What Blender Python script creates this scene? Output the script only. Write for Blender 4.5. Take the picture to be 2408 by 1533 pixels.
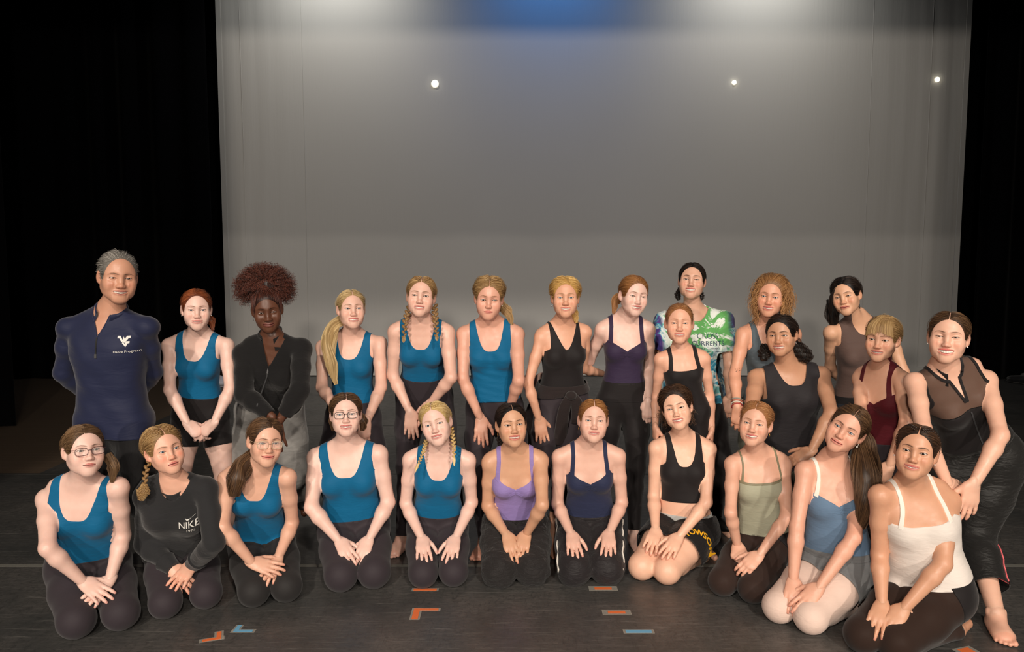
import bpy, math, random
import numpy as np
for o in list(bpy.data.objects): bpy.data.objects.remove(o)
R_ = math.radians
scene = bpy.context.scene

# ------------------------------------------------------------------ camera, world, light, exposure
cam_d = bpy.data.cameras.new('camera'); cam = bpy.data.objects.new('camera', cam_d); scene.collection.objects.link(cam)
cam.location = (0, 0, 1.70); cam.rotation_euler = (R_(90 - 4.93), 0, 0)
cam_d.sensor_width = 36.0; cam_d.lens = 36.0 * 1740 / 2408; cam_d.clip_end = 100
scene.camera = cam
scene.view_settings.view_transform = 'Standard'; scene.view_settings.look = 'None'
scene.view_settings.gamma = 1.0; scene.view_settings.exposure = 0.0; scene.view_settings.use_curve_mapping = False

world = bpy.data.worlds.new('world'); scene.world = world; world.use_nodes = True
world.node_tree.nodes['Background'].inputs[0].default_value = (.9, .92, 1.0, 1)
world.node_tree.nodes['Background'].inputs[1].default_value = .012

def spot(name, loc, target, power, size, blend, radius, color=(1, 1, 1)):
    d = bpy.data.lights.new(name, 'SPOT'); d.energy = power; d.spot_size = R_(size); d.spot_blend = blend; d.shadow_soft_size = radius; d.color = color
    o = bpy.data.objects.new(name, d); scene.collection.objects.link(o); o.location = loc
    v = np.array(target, float) - np.array(loc, float)
    import mathutils
    o.rotation_euler = mathutils.Vector(v).to_track_quat('-Z', 'Y').to_euler()
    return o
WARM = (1.0, .89, .77)
# front-of-house lamps over the audience: a pair on the balcony rail, a pair on the ceiling, one between
for x in (-3.6, 3.9): spot('balcony_lamp', (x, -7.5, 3.05), (.12 * x, 4.6, 1.9), 1600, 62, .8, .18, WARM)
for x in (-3.2, 3.2): spot('ceiling_lamp', (x, -7.5, 8.2), (.12 * x, 3.7, .6), 2850, 38, 1.0, .30, WARM)
spot('ceiling_lamp', (.3, -6.0, 6.5), (.3, 5.0, 1.0), 650, 62, .6, .10, WARM)
# lamps hung above the backdrop: white, blue, white
for x, e, c in ((-2.50, 125, (1, .98, .92)), (3.50, 125, (1, .98, .92)), (.55, 70, (.10, .36, 1.0))):
    spot('backdrop_lamp', (x, 9.75, 6.25), (x, 11.0, 5.0), e, 150, 1.0, .12, c)

# ------------------------------------------------------------------ numeric shape kit
# Bodies, heads, hands and loose garments are smooth unions of round cones, ellipsoids and lofted
# torsos; the surface is pulled out of a grid as one continuous mesh.
def nrm(v):
    v = np.asarray(v, float); return v / max(np.linalg.norm(v), 1e-9)

def smin(a, b, k):
    h = np.clip(0.5 + 0.5 * (a - b) / k, 0, 1)
    return a + (b - a) * h - k * h * (1 - h)

def p_cone(a, b, ra, rb):
    a = np.asarray(a, float); b = np.asarray(b, float)
    ba = b - a; L = max(float(ba @ ba), 1e-9); R = max(ra, rb)
    lo = np.minimum(a, b) - R; hi = np.maximum(a, b) + R
    def f(X, Y, Z):
        px, py, pz = X - a[0], Y - a[1], Z - a[2]
        h = np.clip((px * ba[0] + py * ba[1] + pz * ba[2]) / L, 0, 1)
        return np.sqrt((px - h * ba[0]) ** 2 + (py - h * ba[1]) ** 2 + (pz - h * ba[2]) ** 2) - (ra + (rb - ra) * h)
    return f, lo, hi

def p_ell(c, r, R=None):
    c = np.asarray(c, float); r = np.asarray(r, float)
    if R is None:
        lo, hi = c - r, c + r
    else:
        R = np.asarray(R, float); e = np.sqrt(((R * r[None, :]) ** 2).sum(1)); lo, hi = c - e, c + e   # columns = axes
    def f(X, Y, Z):
        px, py, pz = X - c[0], Y - c[1], Z - c[2]
        if R is not None:
            px, py, pz = (px * R[0, 0] + py * R[1, 0] + pz * R[2, 0], px * R[0, 1] + py * R[1, 1] + pz * R[2, 1],
                          px * R[0, 2] + py * R[1, 2] + pz * R[2, 2])
        k0 = np.sqrt((px / r[0]) ** 2 + (py / r[1]) ** 2 + (pz / r[2]) ** 2)
        k1 = np.sqrt((px / r[0] ** 2) ** 2 + (py / r[1] ** 2) ** 2 + (pz / r[2] ** 2) ** 2)
        return np.where(k0 < 1e-4, -r.min(), k0 * (k0 - 1) / np.maximum(k1, 1e-6))
    return f, lo, hi

class Field:
    def __init__(s, xs, ys, zs, big=0.25):
        s.xs, s.ys, s.zs = (np.asarray(v, np.float32) for v in (xs, ys, zs))
        s.f = np.full((len(xs), len(ys), len(zs)), big, np.float32)
    def blk(s, lo, hi, m):
        sl = []
        for c, l, h in zip((s.xs, s.ys, s.zs), lo, hi):
            i0 = max(int(np.searchsorted(c, l - m)) - 1, 0); i1 = min(int(np.searchsorted(c, h + m)) + 1, len(c))
            sl.append(slice(i0, max(i1, i0)))
        return tuple(sl)
    def grid(s, sl):
        return s.xs[sl[0]][:, None, None], s.ys[sl[1]][None, :, None], s.zs[sl[2]][None, None, :]
    def add(s, prim, k=0.02, m=None, op='u'):
        f, lo, hi = prim
        sl = s.blk(lo, hi, (k + 0.03) if m is None else m)
        if any(q.stop <= q.start for q in sl): return
        d = f(*s.grid(sl)); cur = s.f[sl]
        if op == 'u': s.f[sl] = smin(cur, d, k)
        else: s.f[sl] = -smin(-cur, d, k)
    def mesh(s):
        return surface_nets(s.f, s.xs, s.ys, s.zs)

def surface_nets(F, xs, ys, zs):
    S = F < 0
    nx, ny, nz = F.shape
    cnt = np.zeros((nx - 1, ny - 1, nz - 1), np.int8)
    for i in (0, 1):
        for j in (0, 1):
            for k in (0, 1):
                cnt += S[i:nx - 1 + i, j:ny - 1 + j, k:nz - 1 + k]
    act = (cnt > 0) & (cnt < 8)
    idx = np.argwhere(act)
    vid = np.full(act.shape, -1, np.int32); vid[act] = np.arange(len(idx))
    I, J, K = idx.T
    c = {}
    for i in (0, 1):
        for j in (0, 1):
            for k in (0, 1):
                c[i, j, k] = F[I + i, J + j, K + k].astype(np.float64)
    acc = np.zeros((len(idx), 3)); n = np.zeros(len(idx))
    for a in range(3):
        for p in (0, 1):
            for q in (0, 1):
                u = [p, q]; u.insert(a, 0); w = [p, q]; w.insert(a, 1)
                f0, f1 = c[tuple(u)], c[tuple(w)]
                m = (f0 < 0) != (f1 < 0)
                t = np.where(m, f0 / np.where(m, f0 - f1, 1), 0)
                P = np.tile(np.array(u, float), (len(idx), 1)); P[:, a] = t
                acc[m] += P[m]; n += m
    L = acc / n[:, None]
    h = np.stack([np.diff(xs)[I], np.diff(ys)[J], np.diff(zs)[K]], 1).astype(float)
    for _ in range(2):                                        # pull onto the true surface
        x, y, z = L.T; X, Y, Z = 1 - x, 1 - y, 1 - z
        v = (c[0,0,0]*X*Y*Z + c[1,0,0]*x*Y*Z + c[0,1,0]*X*y*Z + c[1,1,0]*x*y*Z + c[0,0,1]*X*Y*z + c[1,0,1]*x*Y*z + c[0,1,1]*X*y*z + c[1,1,1]*x*y*z)
        g = np.stack([
            ((c[1,0,0]-c[0,0,0])*Y*Z + (c[1,1,0]-c[0,1,0])*y*Z + (c[1,0,1]-c[0,0,1])*Y*z + (c[1,1,1]-c[0,1,1])*y*z),
            ((c[0,1,0]-c[0,0,0])*X*Z + (c[1,1,0]-c[1,0,0])*x*Z + (c[0,1,1]-c[0,0,1])*X*z + (c[1,1,1]-c[1,0,1])*x*z),
            ((c[0,0,1]-c[0,0,0])*X*Y + (c[1,0,1]-c[1,0,0])*x*Y + (c[0,1,1]-c[0,1,0])*X*y + (c[1,1,1]-c[1,1,0])*x*y)], 1) / h
        st = v[:, None] * g / np.maximum((g * g).sum(1), 0.05)[:, None] / h
        L = np.clip(L - np.clip(st, -.5, .5), 0, 1)
    O = np.stack([xs[I], ys[J], zs[K]], 1)
    V = O + L * h
    quads = []
    for a in range(3):
        b, d = [(1, 2), (2, 0), (0, 1)][a]
        sl0 = [slice(None)] * 3; sl1 = [slice(None)] * 3
        sl0[a] = slice(0, -1); sl1[a] = slice(1, None)
        for ax in (b, d):
            sl0[ax] = slice(1, -1); sl1[ax] = slice(1, -1)
        A, B = S[tuple(sl0)], S[tuple(sl1)]
        for m, flip in ((A & ~B, False), (~A & B, True)):
            e = np.argwhere(m)
            if not len(e): continue
            e = e.copy(); e[:, b] += 1; e[:, d] += 1
            q = []
            for ob, od in ((1, 1), (0, 1), (0, 0), (1, 0)):
                w = e.copy(); w[:, b] -= ob; w[:, d] -= od
                q.append(vid[w[:, 0], w[:, 1], w[:, 2]])
            q = np.stack(q, 1)
            if flip: q = q[:, ::-1]
            quads.append(q)
    Q = np.concatenate(quads) if quads else np.zeros((0, 4), int)
    return V, Q[(Q >= 0).all(1)], idx

def at_cells(F, idx):
    I, J, K = idx.T
    return sum(F[I + i, J + j, K + k] for i in (0, 1) for j in (0, 1) for k in (0, 1)) / 8.0

def tris_of(Q): return np.concatenate([Q[:, [0, 1, 2]], Q[:, [0, 2, 3]]]) if Q.shape[1] == 4 else Q

def normals(V, Fc):
    T = tris_of(Fc); n = np.cross(V[T[:, 1]] - V[T[:, 0]], V[T[:, 2]] - V[T[:, 0]])
    N = np.zeros_like(V)
    for i in range(3):
        for a in range(3): N[:, a] += np.bincount(T[:, i], n[:, a], len(V))
    return N / np.maximum(np.linalg.norm(N, axis=1), 1e-12)[:, None]

def relax(V, Fc, it=1, w=.5):
    T = tris_of(Fc); E = np.concatenate([T[:, [0, 1]], T[:, [1, 2]], T[:, [2, 0]]]); E = np.concatenate([E, E[:, ::-1]])
    deg = np.bincount(E[:, 0], minlength=len(V)).astype(float)
    for _ in range(it):
        A = np.stack([np.bincount(E[:, 0], V[E[:, 1], a], len(V)) for a in range(3)], 1) / np.maximum(deg, 1)[:, None]
        V = V * (1 - w) + A * w
    return V

def clip_tris(T, m):
    """cut the triangles T along m = 0, keep m > 0; new vertices come back as (i, j, t) blends of old ones"""
    s = m > 0
    T = T[s[T].any(1)]
    k = s[T].sum(1)
    full = T[k == 3]
    new_i, new_j, tabs = [], [], {}
    def edge(a, b):
        lo, hi = np.minimum(a, b), np.maximum(a, b)
        return lo.astype(np.int64) * (len(m) + 1) + hi
    p1 = T[k == 1]; p2 = T[k == 2]
    def rot(P, want):
        Q = P.copy()
        for r in range(1, 3):
            R = np.roll(P, -r, axis=1); sel = s[R[:, 0]] == want
            sel &= ~(s[Q[:, 0]] == want); Q[sel] = R[sel]
        return Q
    p1 = rot(p1, True) if len(p1) else p1
    p2 = rot(p2, False) if len(p2) else p2
    keys = np.concatenate([edge(p1[:, 0], p1[:, 1]), edge(p1[:, 0], p1[:, 2]), edge(p2[:, 0], p2[:, 1]), edge(p2[:, 0], p2[:, 2])]) if len(p1) + len(p2) else np.zeros(0, np.int64)
    uk, inv = np.unique(keys, return_inverse=True)
    I = (uk // (len(m) + 1)).astype(int); Jx = (uk % (len(m) + 1)).astype(int)
    t = m[I] / np.where(np.abs(m[I] - m[Jx]) < 1e-12, 1, m[I] - m[Jx]) if len(uk) else np.zeros(0)
    n = len(m); c = n + inv
    a, b = len(p1), len(p2)
    e1, e2, e3, e4 = c[:a], c[a:2 * a], c[2 * a:2 * a + b], c[2 * a + b:]
    out = [full]
    if a: out.append(np.stack([p1[:, 0], e1, e2], 1))
    if b:
        out.append(np.stack([e3, p2[:, 1], p2[:, 2]], 1)); out.append(np.stack([e3, p2[:, 2], e4], 1))
    O = np.concatenate(out)
    used, O2 = np.unique(O, return_inverse=True); O2 = O2.reshape(O.shape)
    old = used < n
    bi = np.where(old, used, 0); bj = np.where(old, used, 0); bt = np.zeros(len(used))
    if (~old).any():
        w = used[~old] - n; bi[~old] = I[w]; bj[~old] = Jx[w]; bt[~old] = t[w]
    return O2, bi, bj, bt

def shell_of(V, N, Fc, m, off, rim=.004):
    """a garment: the part of a surface with m > 0, lifted by off along the normals, with a turned-in edge"""
    T, bi, bj, bt = clip_tris(tris_of(Fc), m)
    mixv = lambda A: A[bi] * (1 - bt)[:, None] + A[bj] * bt[:, None]
    P, n = mixv(V), mixv(N)
    o = off if np.isscalar(off) else (off[bi] * (1 - bt) + off[bj] * bt)[:, None]
    P2 = P + n * o
    E = np.concatenate([T[:, [0, 1]], T[:, [1, 2]], T[:, [2, 0]]]).astype(np.int64)
    key = E[:, 0] * (len(P2) + 1) + E[:, 1]; rev = E[:, 1] * (len(P2) + 1) + E[:, 0]
    B = E[~np.isin(key, rev)]
    if len(B) and rim:
        ub, inv = np.unique(B, return_inverse=True); inv = inv.reshape(B.shape) + len(P2)
        P3 = P2[ub] - n[ub] * (rim + (o if np.isscalar(o) else o[ub]))
        R = np.concatenate([np.stack([B[:, 1], B[:, 0], inv[:, 0]], 1), np.stack([B[:, 1], inv[:, 0], inv[:, 1]], 1)])
        P2 = np.concatenate([P2, P3]); T = np.concatenate([T, R])
    return P2, T

# ------------------------------------------------------------------ blender helpers
COL = bpy.context.scene.collection
def mesh_data(name, V, Fc, mats=(), fm=None, attr=None, smooth=True):
    V = np.ascontiguousarray(V, np.float32)
    if not isinstance(Fc, list): Fc = [Fc]
    me = bpy.data.meshes.new(name)
    me.vertices.add(len(V)); me.vertices.foreach_set('co', V.ravel())
    tot = [np.full(len(f), f.shape[1]) for f in Fc if len(f)]
    tot = np.concatenate(tot); lv = np.concatenate([f.ravel() for f in Fc if len(f)]).astype(np.int32)
    me.loops.add(len(lv)); me.loops.foreach_set('vertex_index', lv)
    me.polygons.add(len(tot))
    me.polygons.foreach_set('loop_start', np.concatenate([[0], np.cumsum(tot)[:-1]]).astype(np.int32))
    me.polygons.foreach_set('loop_total', tot.astype(np.int32))
    me.polygons.foreach_set('use_smooth', np.full(len(tot), bool(smooth)))
    for m in mats: me.materials.append(m)
    if fm is not None: me.polygons.foreach_set('material_index', np.asarray(fm, np.int32))
    for k, A in (attr or {}).items():
        a = me.attributes.new(k, 'FLOAT_COLOR', 'POINT')
        a.data.foreach_set('color', np.ascontiguousarray(np.concatenate([A, np.ones((len(A), 4 - A.shape[1]))], 1), np.float32).ravel())
    me.update(calc_edges=True); me.validate(clean_customdata=False)
    return me

def obj(name, me, parent=None, label=None, cat=None, kind=None, group=None):
    o = bpy.data.objects.new(name, me); COL.objects.link(o)
    if parent is not None: o.parent = parent
    if label: o['label'] = label
    if cat: o['category'] = cat
    if kind: o['kind'] = kind
    if group: o['group'] = group
    return o

class MB:
    """collects simple pieces into one mesh"""
    def __init__(s): s.V, s.Q, s.T, s.n = [], [], [], 0
    def put(s, V, F):
        F = np.asarray(F) + s.n; (s.Q if F.shape[1] == 4 else s.T).append(F); s.V.append(np.asarray(V, float)); s.n += len(V)
    def box(s, lo, hi, R=None, c=(0, 0, 0)):
        lo, hi = np.array(lo, float), np.array(hi, float)
        V = np.array([[(lo, hi)[i][0], (lo, hi)[j][1], (lo, hi)[k][2]] for i in (0, 1) for j in (0, 1) for k in (0, 1)])
        if R is not None: V = V @ np.asarray(R).T
        s.put(V + np.array(c), [[0, 1, 3, 2], [4, 6, 7, 5], [0, 4, 5, 1], [2, 3, 7, 6], [0, 2, 6, 4], [1, 5, 7, 3]])
    def tube(s, P, r, n=8, flat=1.0, up=(0, 0, 1), closed=False, caps=True):
        P = np.asarray(P, float); m = len(P); r = np.broadcast_to(np.asarray(r, float), (m,))
        D = np.gradient(P, axis=0) if not closed else np.roll(P, -1, 0) - np.roll(P, 1, 0)
        D /= np.maximum(np.linalg.norm(D, axis=1), 1e-9)[:, None]
        u = np.array(up, float); V = []
        for i in range(m):
            a = u - (u @ D[i]) * D[i]
            if np.linalg.norm(a) < 1e-4: a = np.cross(D[i], (1, .3, .2))
            a = nrm(a); b = np.cross(D[i], a); u = a
            t = np.arange(n) * 2 * math.pi / n
            V.append(P[i] + r[i] * (np.cos(t)[:, None] * b + flat * np.sin(t)[:, None] * a))
        V = np.concatenate(V); F = []
        for i in range(m if closed else m - 1):
            i2 = (i + 1) % m
            for j in range(n): F.append([i * n + j, i * n + (j + 1) % n, i2 * n + (j + 1) % n, i2 * n + j])
        s.put(V, F)
        if caps and not closed:
            for e, fl in ((0, True), (m - 1, False)):
                c = len(V); s.put(np.concatenate([V[e * n:e * n + n], P[e:e + 1]]), [[j, (j + 1) % n, n] if not fl else [(j + 1) % n, j, n] for j in range(n)])
    def ball(s, c, r, R=None, nu=10, nv=7):
        r = np.broadcast_to(np.asarray(r, float), (3,)); V = []
        for i in range(nv + 1):
            a = math.pi * i / nv
            for j in range(nu):
                b = 2 * math.pi * j / nu; V.append((math.sin(a) * math.cos(b), math.sin(a) * math.sin(b), math.cos(a)))
        V = np.array(V) * r
        if R is not None: V = V @ np.asarray(R).T
        s.put(V + np.asarray(c), [[i * nu + j, (i + 1) * nu + j, (i + 1) * nu + (j + 1) % nu, i * nu + (j + 1) % nu] for i in range(nv) for j in range(nu)])
    def data(s, name, mat, M=None, smooth=True, attr=None):
        V = np.concatenate(s.V)
        if M is not None: V = V @ M[0].T + M[1]
        F = []
        if s.Q: F.append(np.concatenate(s.Q))
        if s.T: F.append(np.concatenate(s.T))
        return mesh_data(name, V, F, [mat] if mat else [], smooth=smooth, attr=attr)

def bez(pts, n=16):
    """smooth curve through the points"""
    P = np.asarray(pts, float); k = len(P)
    if k == 2: return P[0] + (P[1] - P[0]) * np.linspace(0, 1, n)[:, None]
    E = np.concatenate([[2 * P[0] - P[1]], P, [2 * P[-1] - P[-2]]])
    t = np.linspace(0, k - 1 - 1e-6, n); i = t.astype(int); f = (t - i)[:, None]
    a, b, c, d = E[i], E[i + 1], E[i + 2], E[i + 3]
    return .5 * (2 * b + (c - a) * f + (2 * a - 5 * b + 4 * c - d) * f ** 2 + (3 * b - a - 3 * c + d) * f ** 3)

def strands(name, curves, mat, parent, radius=.0006, kind=None):
    """hair drawn as real curves; curves is a list of (n, 3) arrays or one (m, n, 3) array"""
    cu = bpy.data.hair_curves.new(name)
    sizes = [len(c) for c in curves]
    cu.add_curves(sizes)
    P = np.concatenate([np.asarray(c, float) for c in curves]).astype(np.float32)
    cu.attributes['position'].data.foreach_set('vector', P.ravel())
    ra = cu.attributes.get('radius') or cu.attributes.new('radius', 'FLOAT', 'POINT')
    R = np.concatenate([radius * np.clip(np.linspace(1.15, .45, n), .3, 1) for n in sizes]).astype(np.float32)
    ra.data.foreach_set('value', R)
    cu.materials.append(mat)
    o = obj(name, cu, parent)
    if kind: o['kind'] = kind
    return o

# ------------------------------------------------------------------ materials
def srgb(c):
    c = np.asarray(c, float) / 255.0
    return tuple(np.where(c <= .04045, c / 12.92, ((c + .055) / 1.055) ** 2.4)) + (1.0,)

class Nodes:
    def __init__(s, name):
        s.m = bpy.data.materials.new(name); s.m.use_nodes = True; s.t = s.m.node_tree; s.N = s.t.nodes; s.b = s.N['Principled BSDF']
    def n(s, kind, **kw):
        o = s.N.new(kind)
        for k, v in kw.items():
            if k.startswith('_'): setattr(o, k[1:], v)
            else: s.set(o, k, v)
        return o
    def set(s, o, k, v):
        k = {'in0': 0, 'in1': 1, 'in2': 2}.get(k, k)
        if isinstance(v, bpy.types.NodeSocket): s.t.links.new(v, o.inputs[k])
        else: o.inputs[k].default_value = v
    def link(s, a, b): s.t.links.new(a, b)
    def P(s, **kw):
        for k, v in kw.items(): s.set(s.b, k.replace('_', ' '), v)
        return s
    def noise(s, scale, detail=2, rough=.5, vec=None, coord='Object', stretch=None, dist=0.0):
        tc = s.n('ShaderNodeTexCoord'); v = vec or tc.outputs[coord]
        if stretch is not None:
            mp = s.n('ShaderNodeMapping', Vector=v, Scale=stretch); v = mp.outputs[0]
        return s.n('ShaderNodeTexNoise', Vector=v, Scale=scale, Detail=detail, Roughness=rough, Distortion=dist)
    def mix(s, f, a, b, blend='MIX'):
        o = s.n('ShaderNodeMix', _data_type='RGBA', _blend_type=blend)
        for i, v in ((0, f), (6, a), (7, b)):
            if isinstance(v, bpy.types.NodeSocket): s.t.links.new(v, o.inputs[i])
            else: o.inputs[i].default_value = v
        return o.outputs[2]
    def ramp(s, f, pts):
        r = s.n('ShaderNodeValToRGB', Fac=f); e = r.color_ramp.elements
        while len(e) < len(pts): e.new(.5)
        for el, (p, c) in zip(e, pts):
            el.position = p; el.color = c if len(c) == 4 else tuple(c) + (1,)
        return r.outputs[0]
    def bump(s, h, strength=.2, dist=.01):
        b = s.n('ShaderNodeBump', Strength=strength, Distance=dist, Height=h); s.link(b.outputs[0], s.b.inputs['Normal']); return s

def m_fabric(name, c, rough=.75, sheen=.2, weave=900, fold=0.0, fscale=18, fstretch=(1, 1, 3), spec=.25, vary=.06):
    k = Nodes(name); n = k.noise(weave, 1)
    c = srgb(c); d = tuple(x * (1 - vary * 3) for x in c[:3]) + (1,)
    big = k.noise(9, 3)
    k.P(Base_Color=k.mix(big.outputs[0], d, c), Roughness=rough, Sheen_Weight=sheen, Specular_IOR_Level=spec)
    if fold:
        f = k.noise(fscale, 3, .55, stretch=fstretch, dist=.6)
        a = k.n('ShaderNodeMath', _operation='MULTIPLY_ADD', in0=n.outputs[0], in1=.03, in2=f.outputs[0])
        k.bump(a.outputs[0], fold, .02)
    else: k.bump(n.outputs[0], .12, .0006)
    return k.m

def m_plain(name, c, rough=.5, metal=0.0, **kw):
    k = Nodes(name); n = k.noise(40, 2); c = srgb(c)
    k.P(Base_Color=k.mix(n.outputs[0], tuple(x * .93 for x in c[:3]) + (1,), c), Roughness=rough, Metallic=metal, **kw)
    return k.m

def m_skin(name, c, lip=(190, 105, 100), brow=(95, 70, 55), blush=.35):
    k = Nodes(name)
    t = k.n('ShaderNodeAttribute', _attribute_name='tint')
    sp = k.n('ShaderNodeSeparateColor', Color=t.outputs['Color'])
    c = np.array(srgb(c)); red = tuple(np.clip(c[:3] * np.array([1.0, .66, .60]), 0, 1)) + (1,)
    n1 = k.noise(30, 3, .6); n2 = k.noise(9, 2)
    base = k.mix(n1.outputs[0], tuple(c[:3] * np.array([.94, .86, .84])) + (1,), tuple(np.minimum(c[:3] * 1.05, 1)) + (1,))
    bl = k.n('ShaderNodeMath', _operation='MULTIPLY', in0=sp.outputs[2], in1=blush)
    base = k.mix(bl.outputs[0], base, red)
    base = k.mix(sp.outputs[0], base, srgb(lip))
    base = k.mix(sp.outputs[1], base, srgb(brow))
    k.P(Base_Color=base, Roughness=k.ramp(k.noise(55, 3, .6).outputs[0], [(.3, (.34, .34, .34, 1)), (.7, (.52, .52, .52, 1))]), Specular_IOR_Level=.45, Subsurface_Weight=.12, Subsurface_Scale=.012)
    k.b.inputs['Subsurface Radius'].default_value = (1, .35, .2)
    k.bump(k.noise(420, 2).outputs[0], .06, .001)
    return k.m

def m_hair(name, c, c2=None, rough=.42):
    k = Nodes(name)
    hi = k.n('ShaderNodeHairInfo')
    at = k.n('ShaderNodeAttribute', _attribute_name='flow')
    n = k.noise(1, 3, .6, vec=at.outputs['Vector'], stretch=(60, 3, 3))
    c = srgb(c); c2 = srgb(c2) if c2 else tuple(min(x * 2.0, 1) for x in c[:3]) + (1,)
    dk = tuple(x * .6 for x in c[:3]) + (1,)
    f = k.n('ShaderNodeMath', _operation='ADD', in0=n.outputs[0], in1=hi.outputs['Random'])
    f2 = k.n('ShaderNodeMath', _operation='MULTIPLY', in0=f.outputs[0], in1=.75)
    k.P(Base_Color=k.ramp(f2.outputs[0], [(.2, dk), (.5, c), (.95, c2)]), Roughness=rough, Specular_IOR_Level=.35)
    k.bump(n.outputs[0], .5, .004)
    return k.m

def m_sheer(name, c, alpha, rough=.8):
    k = Nodes(name); n = k.noise(1400, 1)
    k.P(Base_Color=srgb(c), Roughness=rough, Alpha=alpha, Specular_IOR_Level=.15, Sheen_Weight=.15)
    k.bump(n.outputs[0], .1, .0005)
    return k.m

# ------------------------------------------------------------------ the stage
def m_marley():
    k = Nodes('marley_vinyl')
    a = k.noise(1.3, 5, .65); b = k.noise(14, 6, .7, stretch=(1, 2.2, 1)); fine = k.noise(38, 5, .75, stretch=(.6, 1.6, 1), dist=.6)
    sc = k.noise(3.2, 9, .8, stretch=(1.0, 16, 1), dist=.5); sc2 = k.noise(5.0, 8, .8, stretch=(9, 1.2, 1), dist=.8); sc3 = k.noise(9.0, 6, .7, stretch=(2.2, 1.4, 1), dist=2.5)
    base = k.mix(k.ramp(a.outputs[0], [(.32, (.0, 0, 0, 1)), (.68, (1, 1, 1, 1))]), (.044, .046, .046, 1), (.116, .106, .098, 1))
    base = k.mix(k.ramp(fine.outputs[0], [(.40, (0, 0, 0, 1)), (.68, (.75, .75, .75, 1))]), base, (.040, .040, .038, 1))
    base = k.mix(k.ramp(sc3.outputs[0], [(.53, (0, 0, 0, 1)), (.64, (.6, .6, .6, 1))]), base, (.035, .035, .034, 1))
    base = k.mix(k.ramp(sc.outputs[0], [(.555, (0, 0, 0, 1)), (.66, (.65, .65, .65, 1))]), base, (.20, .19, .175, 1))
    base = k.mix(k.ramp(sc2.outputs[0], [(.56, (0, 0, 0, 1)), (.68, (.6, .6, .6, 1))]), base, (.024, .024, .024, 1))
    v = k.n('ShaderNodeTexVoronoi', Vector=k.n('ShaderNodeTexCoord').outputs['Object'], Scale=5.5)
    base = k.mix(k.ramp(v.outputs['Distance'], [(.010, (.8, .8, .8, 1)), (.020, (0, 0, 0, 1))]), base, (.45, .44, .43, 1))
    k.P(Base_Color=base, Roughness=k.ramp(b.outputs[0], [(.3, (.28, .28, .28, 1)), (.75, (.48, .48, .48, 1))]), Specular_IOR_Level=.45)
    k.bump(b.outputs[0], .12, .002)
    return k.m
def m_wood():
    k = Nodes('stage_wood'); g = k.noise(3, 5, .6, stretch=(.6, 5, 1)); b = k.noise(1.0, 3, .5)
    c = k.mix(g.outputs[0], (.085, .058, .038, 1), (.15, .105, .070, 1)); k.P(Base_Color=k.mix(b.outputs[0], (.09, .062, .042, 1), c), Roughness=.5)
    return k.m
def m_velvet():
    k = Nodes('black_velvet'); n = k.noise(60, 3); k.P(Base_Color=k.mix(n.outputs[0], (.0012, .0012, .0016, 1), (.0025, .0025, .0032, 1)), Roughness=.95, Specular_IOR_Level=.05, Sheen_Weight=.02)
    return k.m
def m_cyc():
    k = Nodes('backdrop_fabric'); tc = k.n('ShaderNodeTexCoord')
    w = k.noise(3.0, 4, .6, stretch=(9, 1, .35)); n = k.noise(.5, 3)
    k.P(Base_Color=k.mix(n.outputs[0], (.50, .49, .47, 1), (.56, .55, .53, 1)), Roughness=.8, Specular_IOR_Level=.15)
    k.bump(w.outputs[0], .10, .02)
    return k.m
MARLEY, WOOD, VELVET, CYC = m_marley(), m_wood(), m_velvet(), m_cyc()

def slab(name, lo, hi, m, parent=None, **kw):
    mb = MB(); mb.box(lo, hi); return obj(name, mb.data(name, m, smooth=False), parent, **kw)

floor = slab('floor', (-14, -3, -.2), (16, 13.5, -.004), WOOD, kind='structure', label='dark wooden stage floor under the dance vinyl')
PLANKS = []
pl = MB(); pl.box((0, 0, 0), (2.4, .085, .003)); plank_d = pl.data('plank', WOOD, smooth=False)
for i in range(22):                                               # bare boards that show beside the vinyl
    for j in range(2):
        o = obj('plank', plank_d, floor); o.location = (-6.3 + j * 2.402 - .35 * (i % 3) - .6, 5.86 + i * .0864, -.004)
SEAMS = (.42, 2.22, 4.03, 5.84, 7.62, 9.40, 11.25)
for i in range(6):
    x0 = -9.0 if SEAMS[i] < 5.5 else -3.82
    slab('vinyl_strip', (x0, SEAMS[i] + .004, -.004), (11.5, SEAMS[i + 1] - .004, .0 - (i % 2) * .0004), MARLEY, floor)
TAPE_GREY = m_plain('worn_seam_tape', (112, 110, 103), .6); TAPE_BLK = m_plain('dark_seam_tape', (62, 62, 60), .45)
for i, y in enumerate(SEAMS[1:-1]):
    slab('seam_tape', (-9 if y < 5.9 else -3.8, y - .016, .0), (11.4, y + .016, .0008), TAPE_GREY if abs(y - 4.03) < .1 else TAPE_BLK, floor)

# backdrop: one hanging cloth with seams, side hems and a weighted bottom hem
CX0, CX1, CY, CZ = -4.26, 6.62, 11.0, 7.2
nx, nz = 260, 24
gx = np.linspace(CX0, CX1, nx); gz = np.linspace(.13, CZ, nz)
X, Z = np.meshgrid(gx, gz, indexing='ij'); edge = np.exp(-((X - CX0) / .9) ** 2) + np.exp(-((X - CX1) / 1.1) ** 2)
rg = np.random.RandomState(4)
Yc = CY + .012 * np.sin(X * 2.1 + .4) + edge * (.004 * np.sin(X * 23 + 1.3 * np.sin(Z * 1.1)) + .002 * np.sin(X * 51 + Z * .6))
V = np.stack([X, Yc, Z], -1).reshape(-1, 3); Q = np.array([[i * nz + j, (i + 1) * nz + j, (i + 1) * nz + j + 1, i * nz + j + 1] for i in range(nx - 1) for j in range(nz - 1)])
cyc = obj('backdrop_cloth', mesh_data('backdrop_cloth', V, Q, [CYC]), None, 'tall pale grey fabric backdrop hanging behind the group', None, 'structure')
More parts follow.
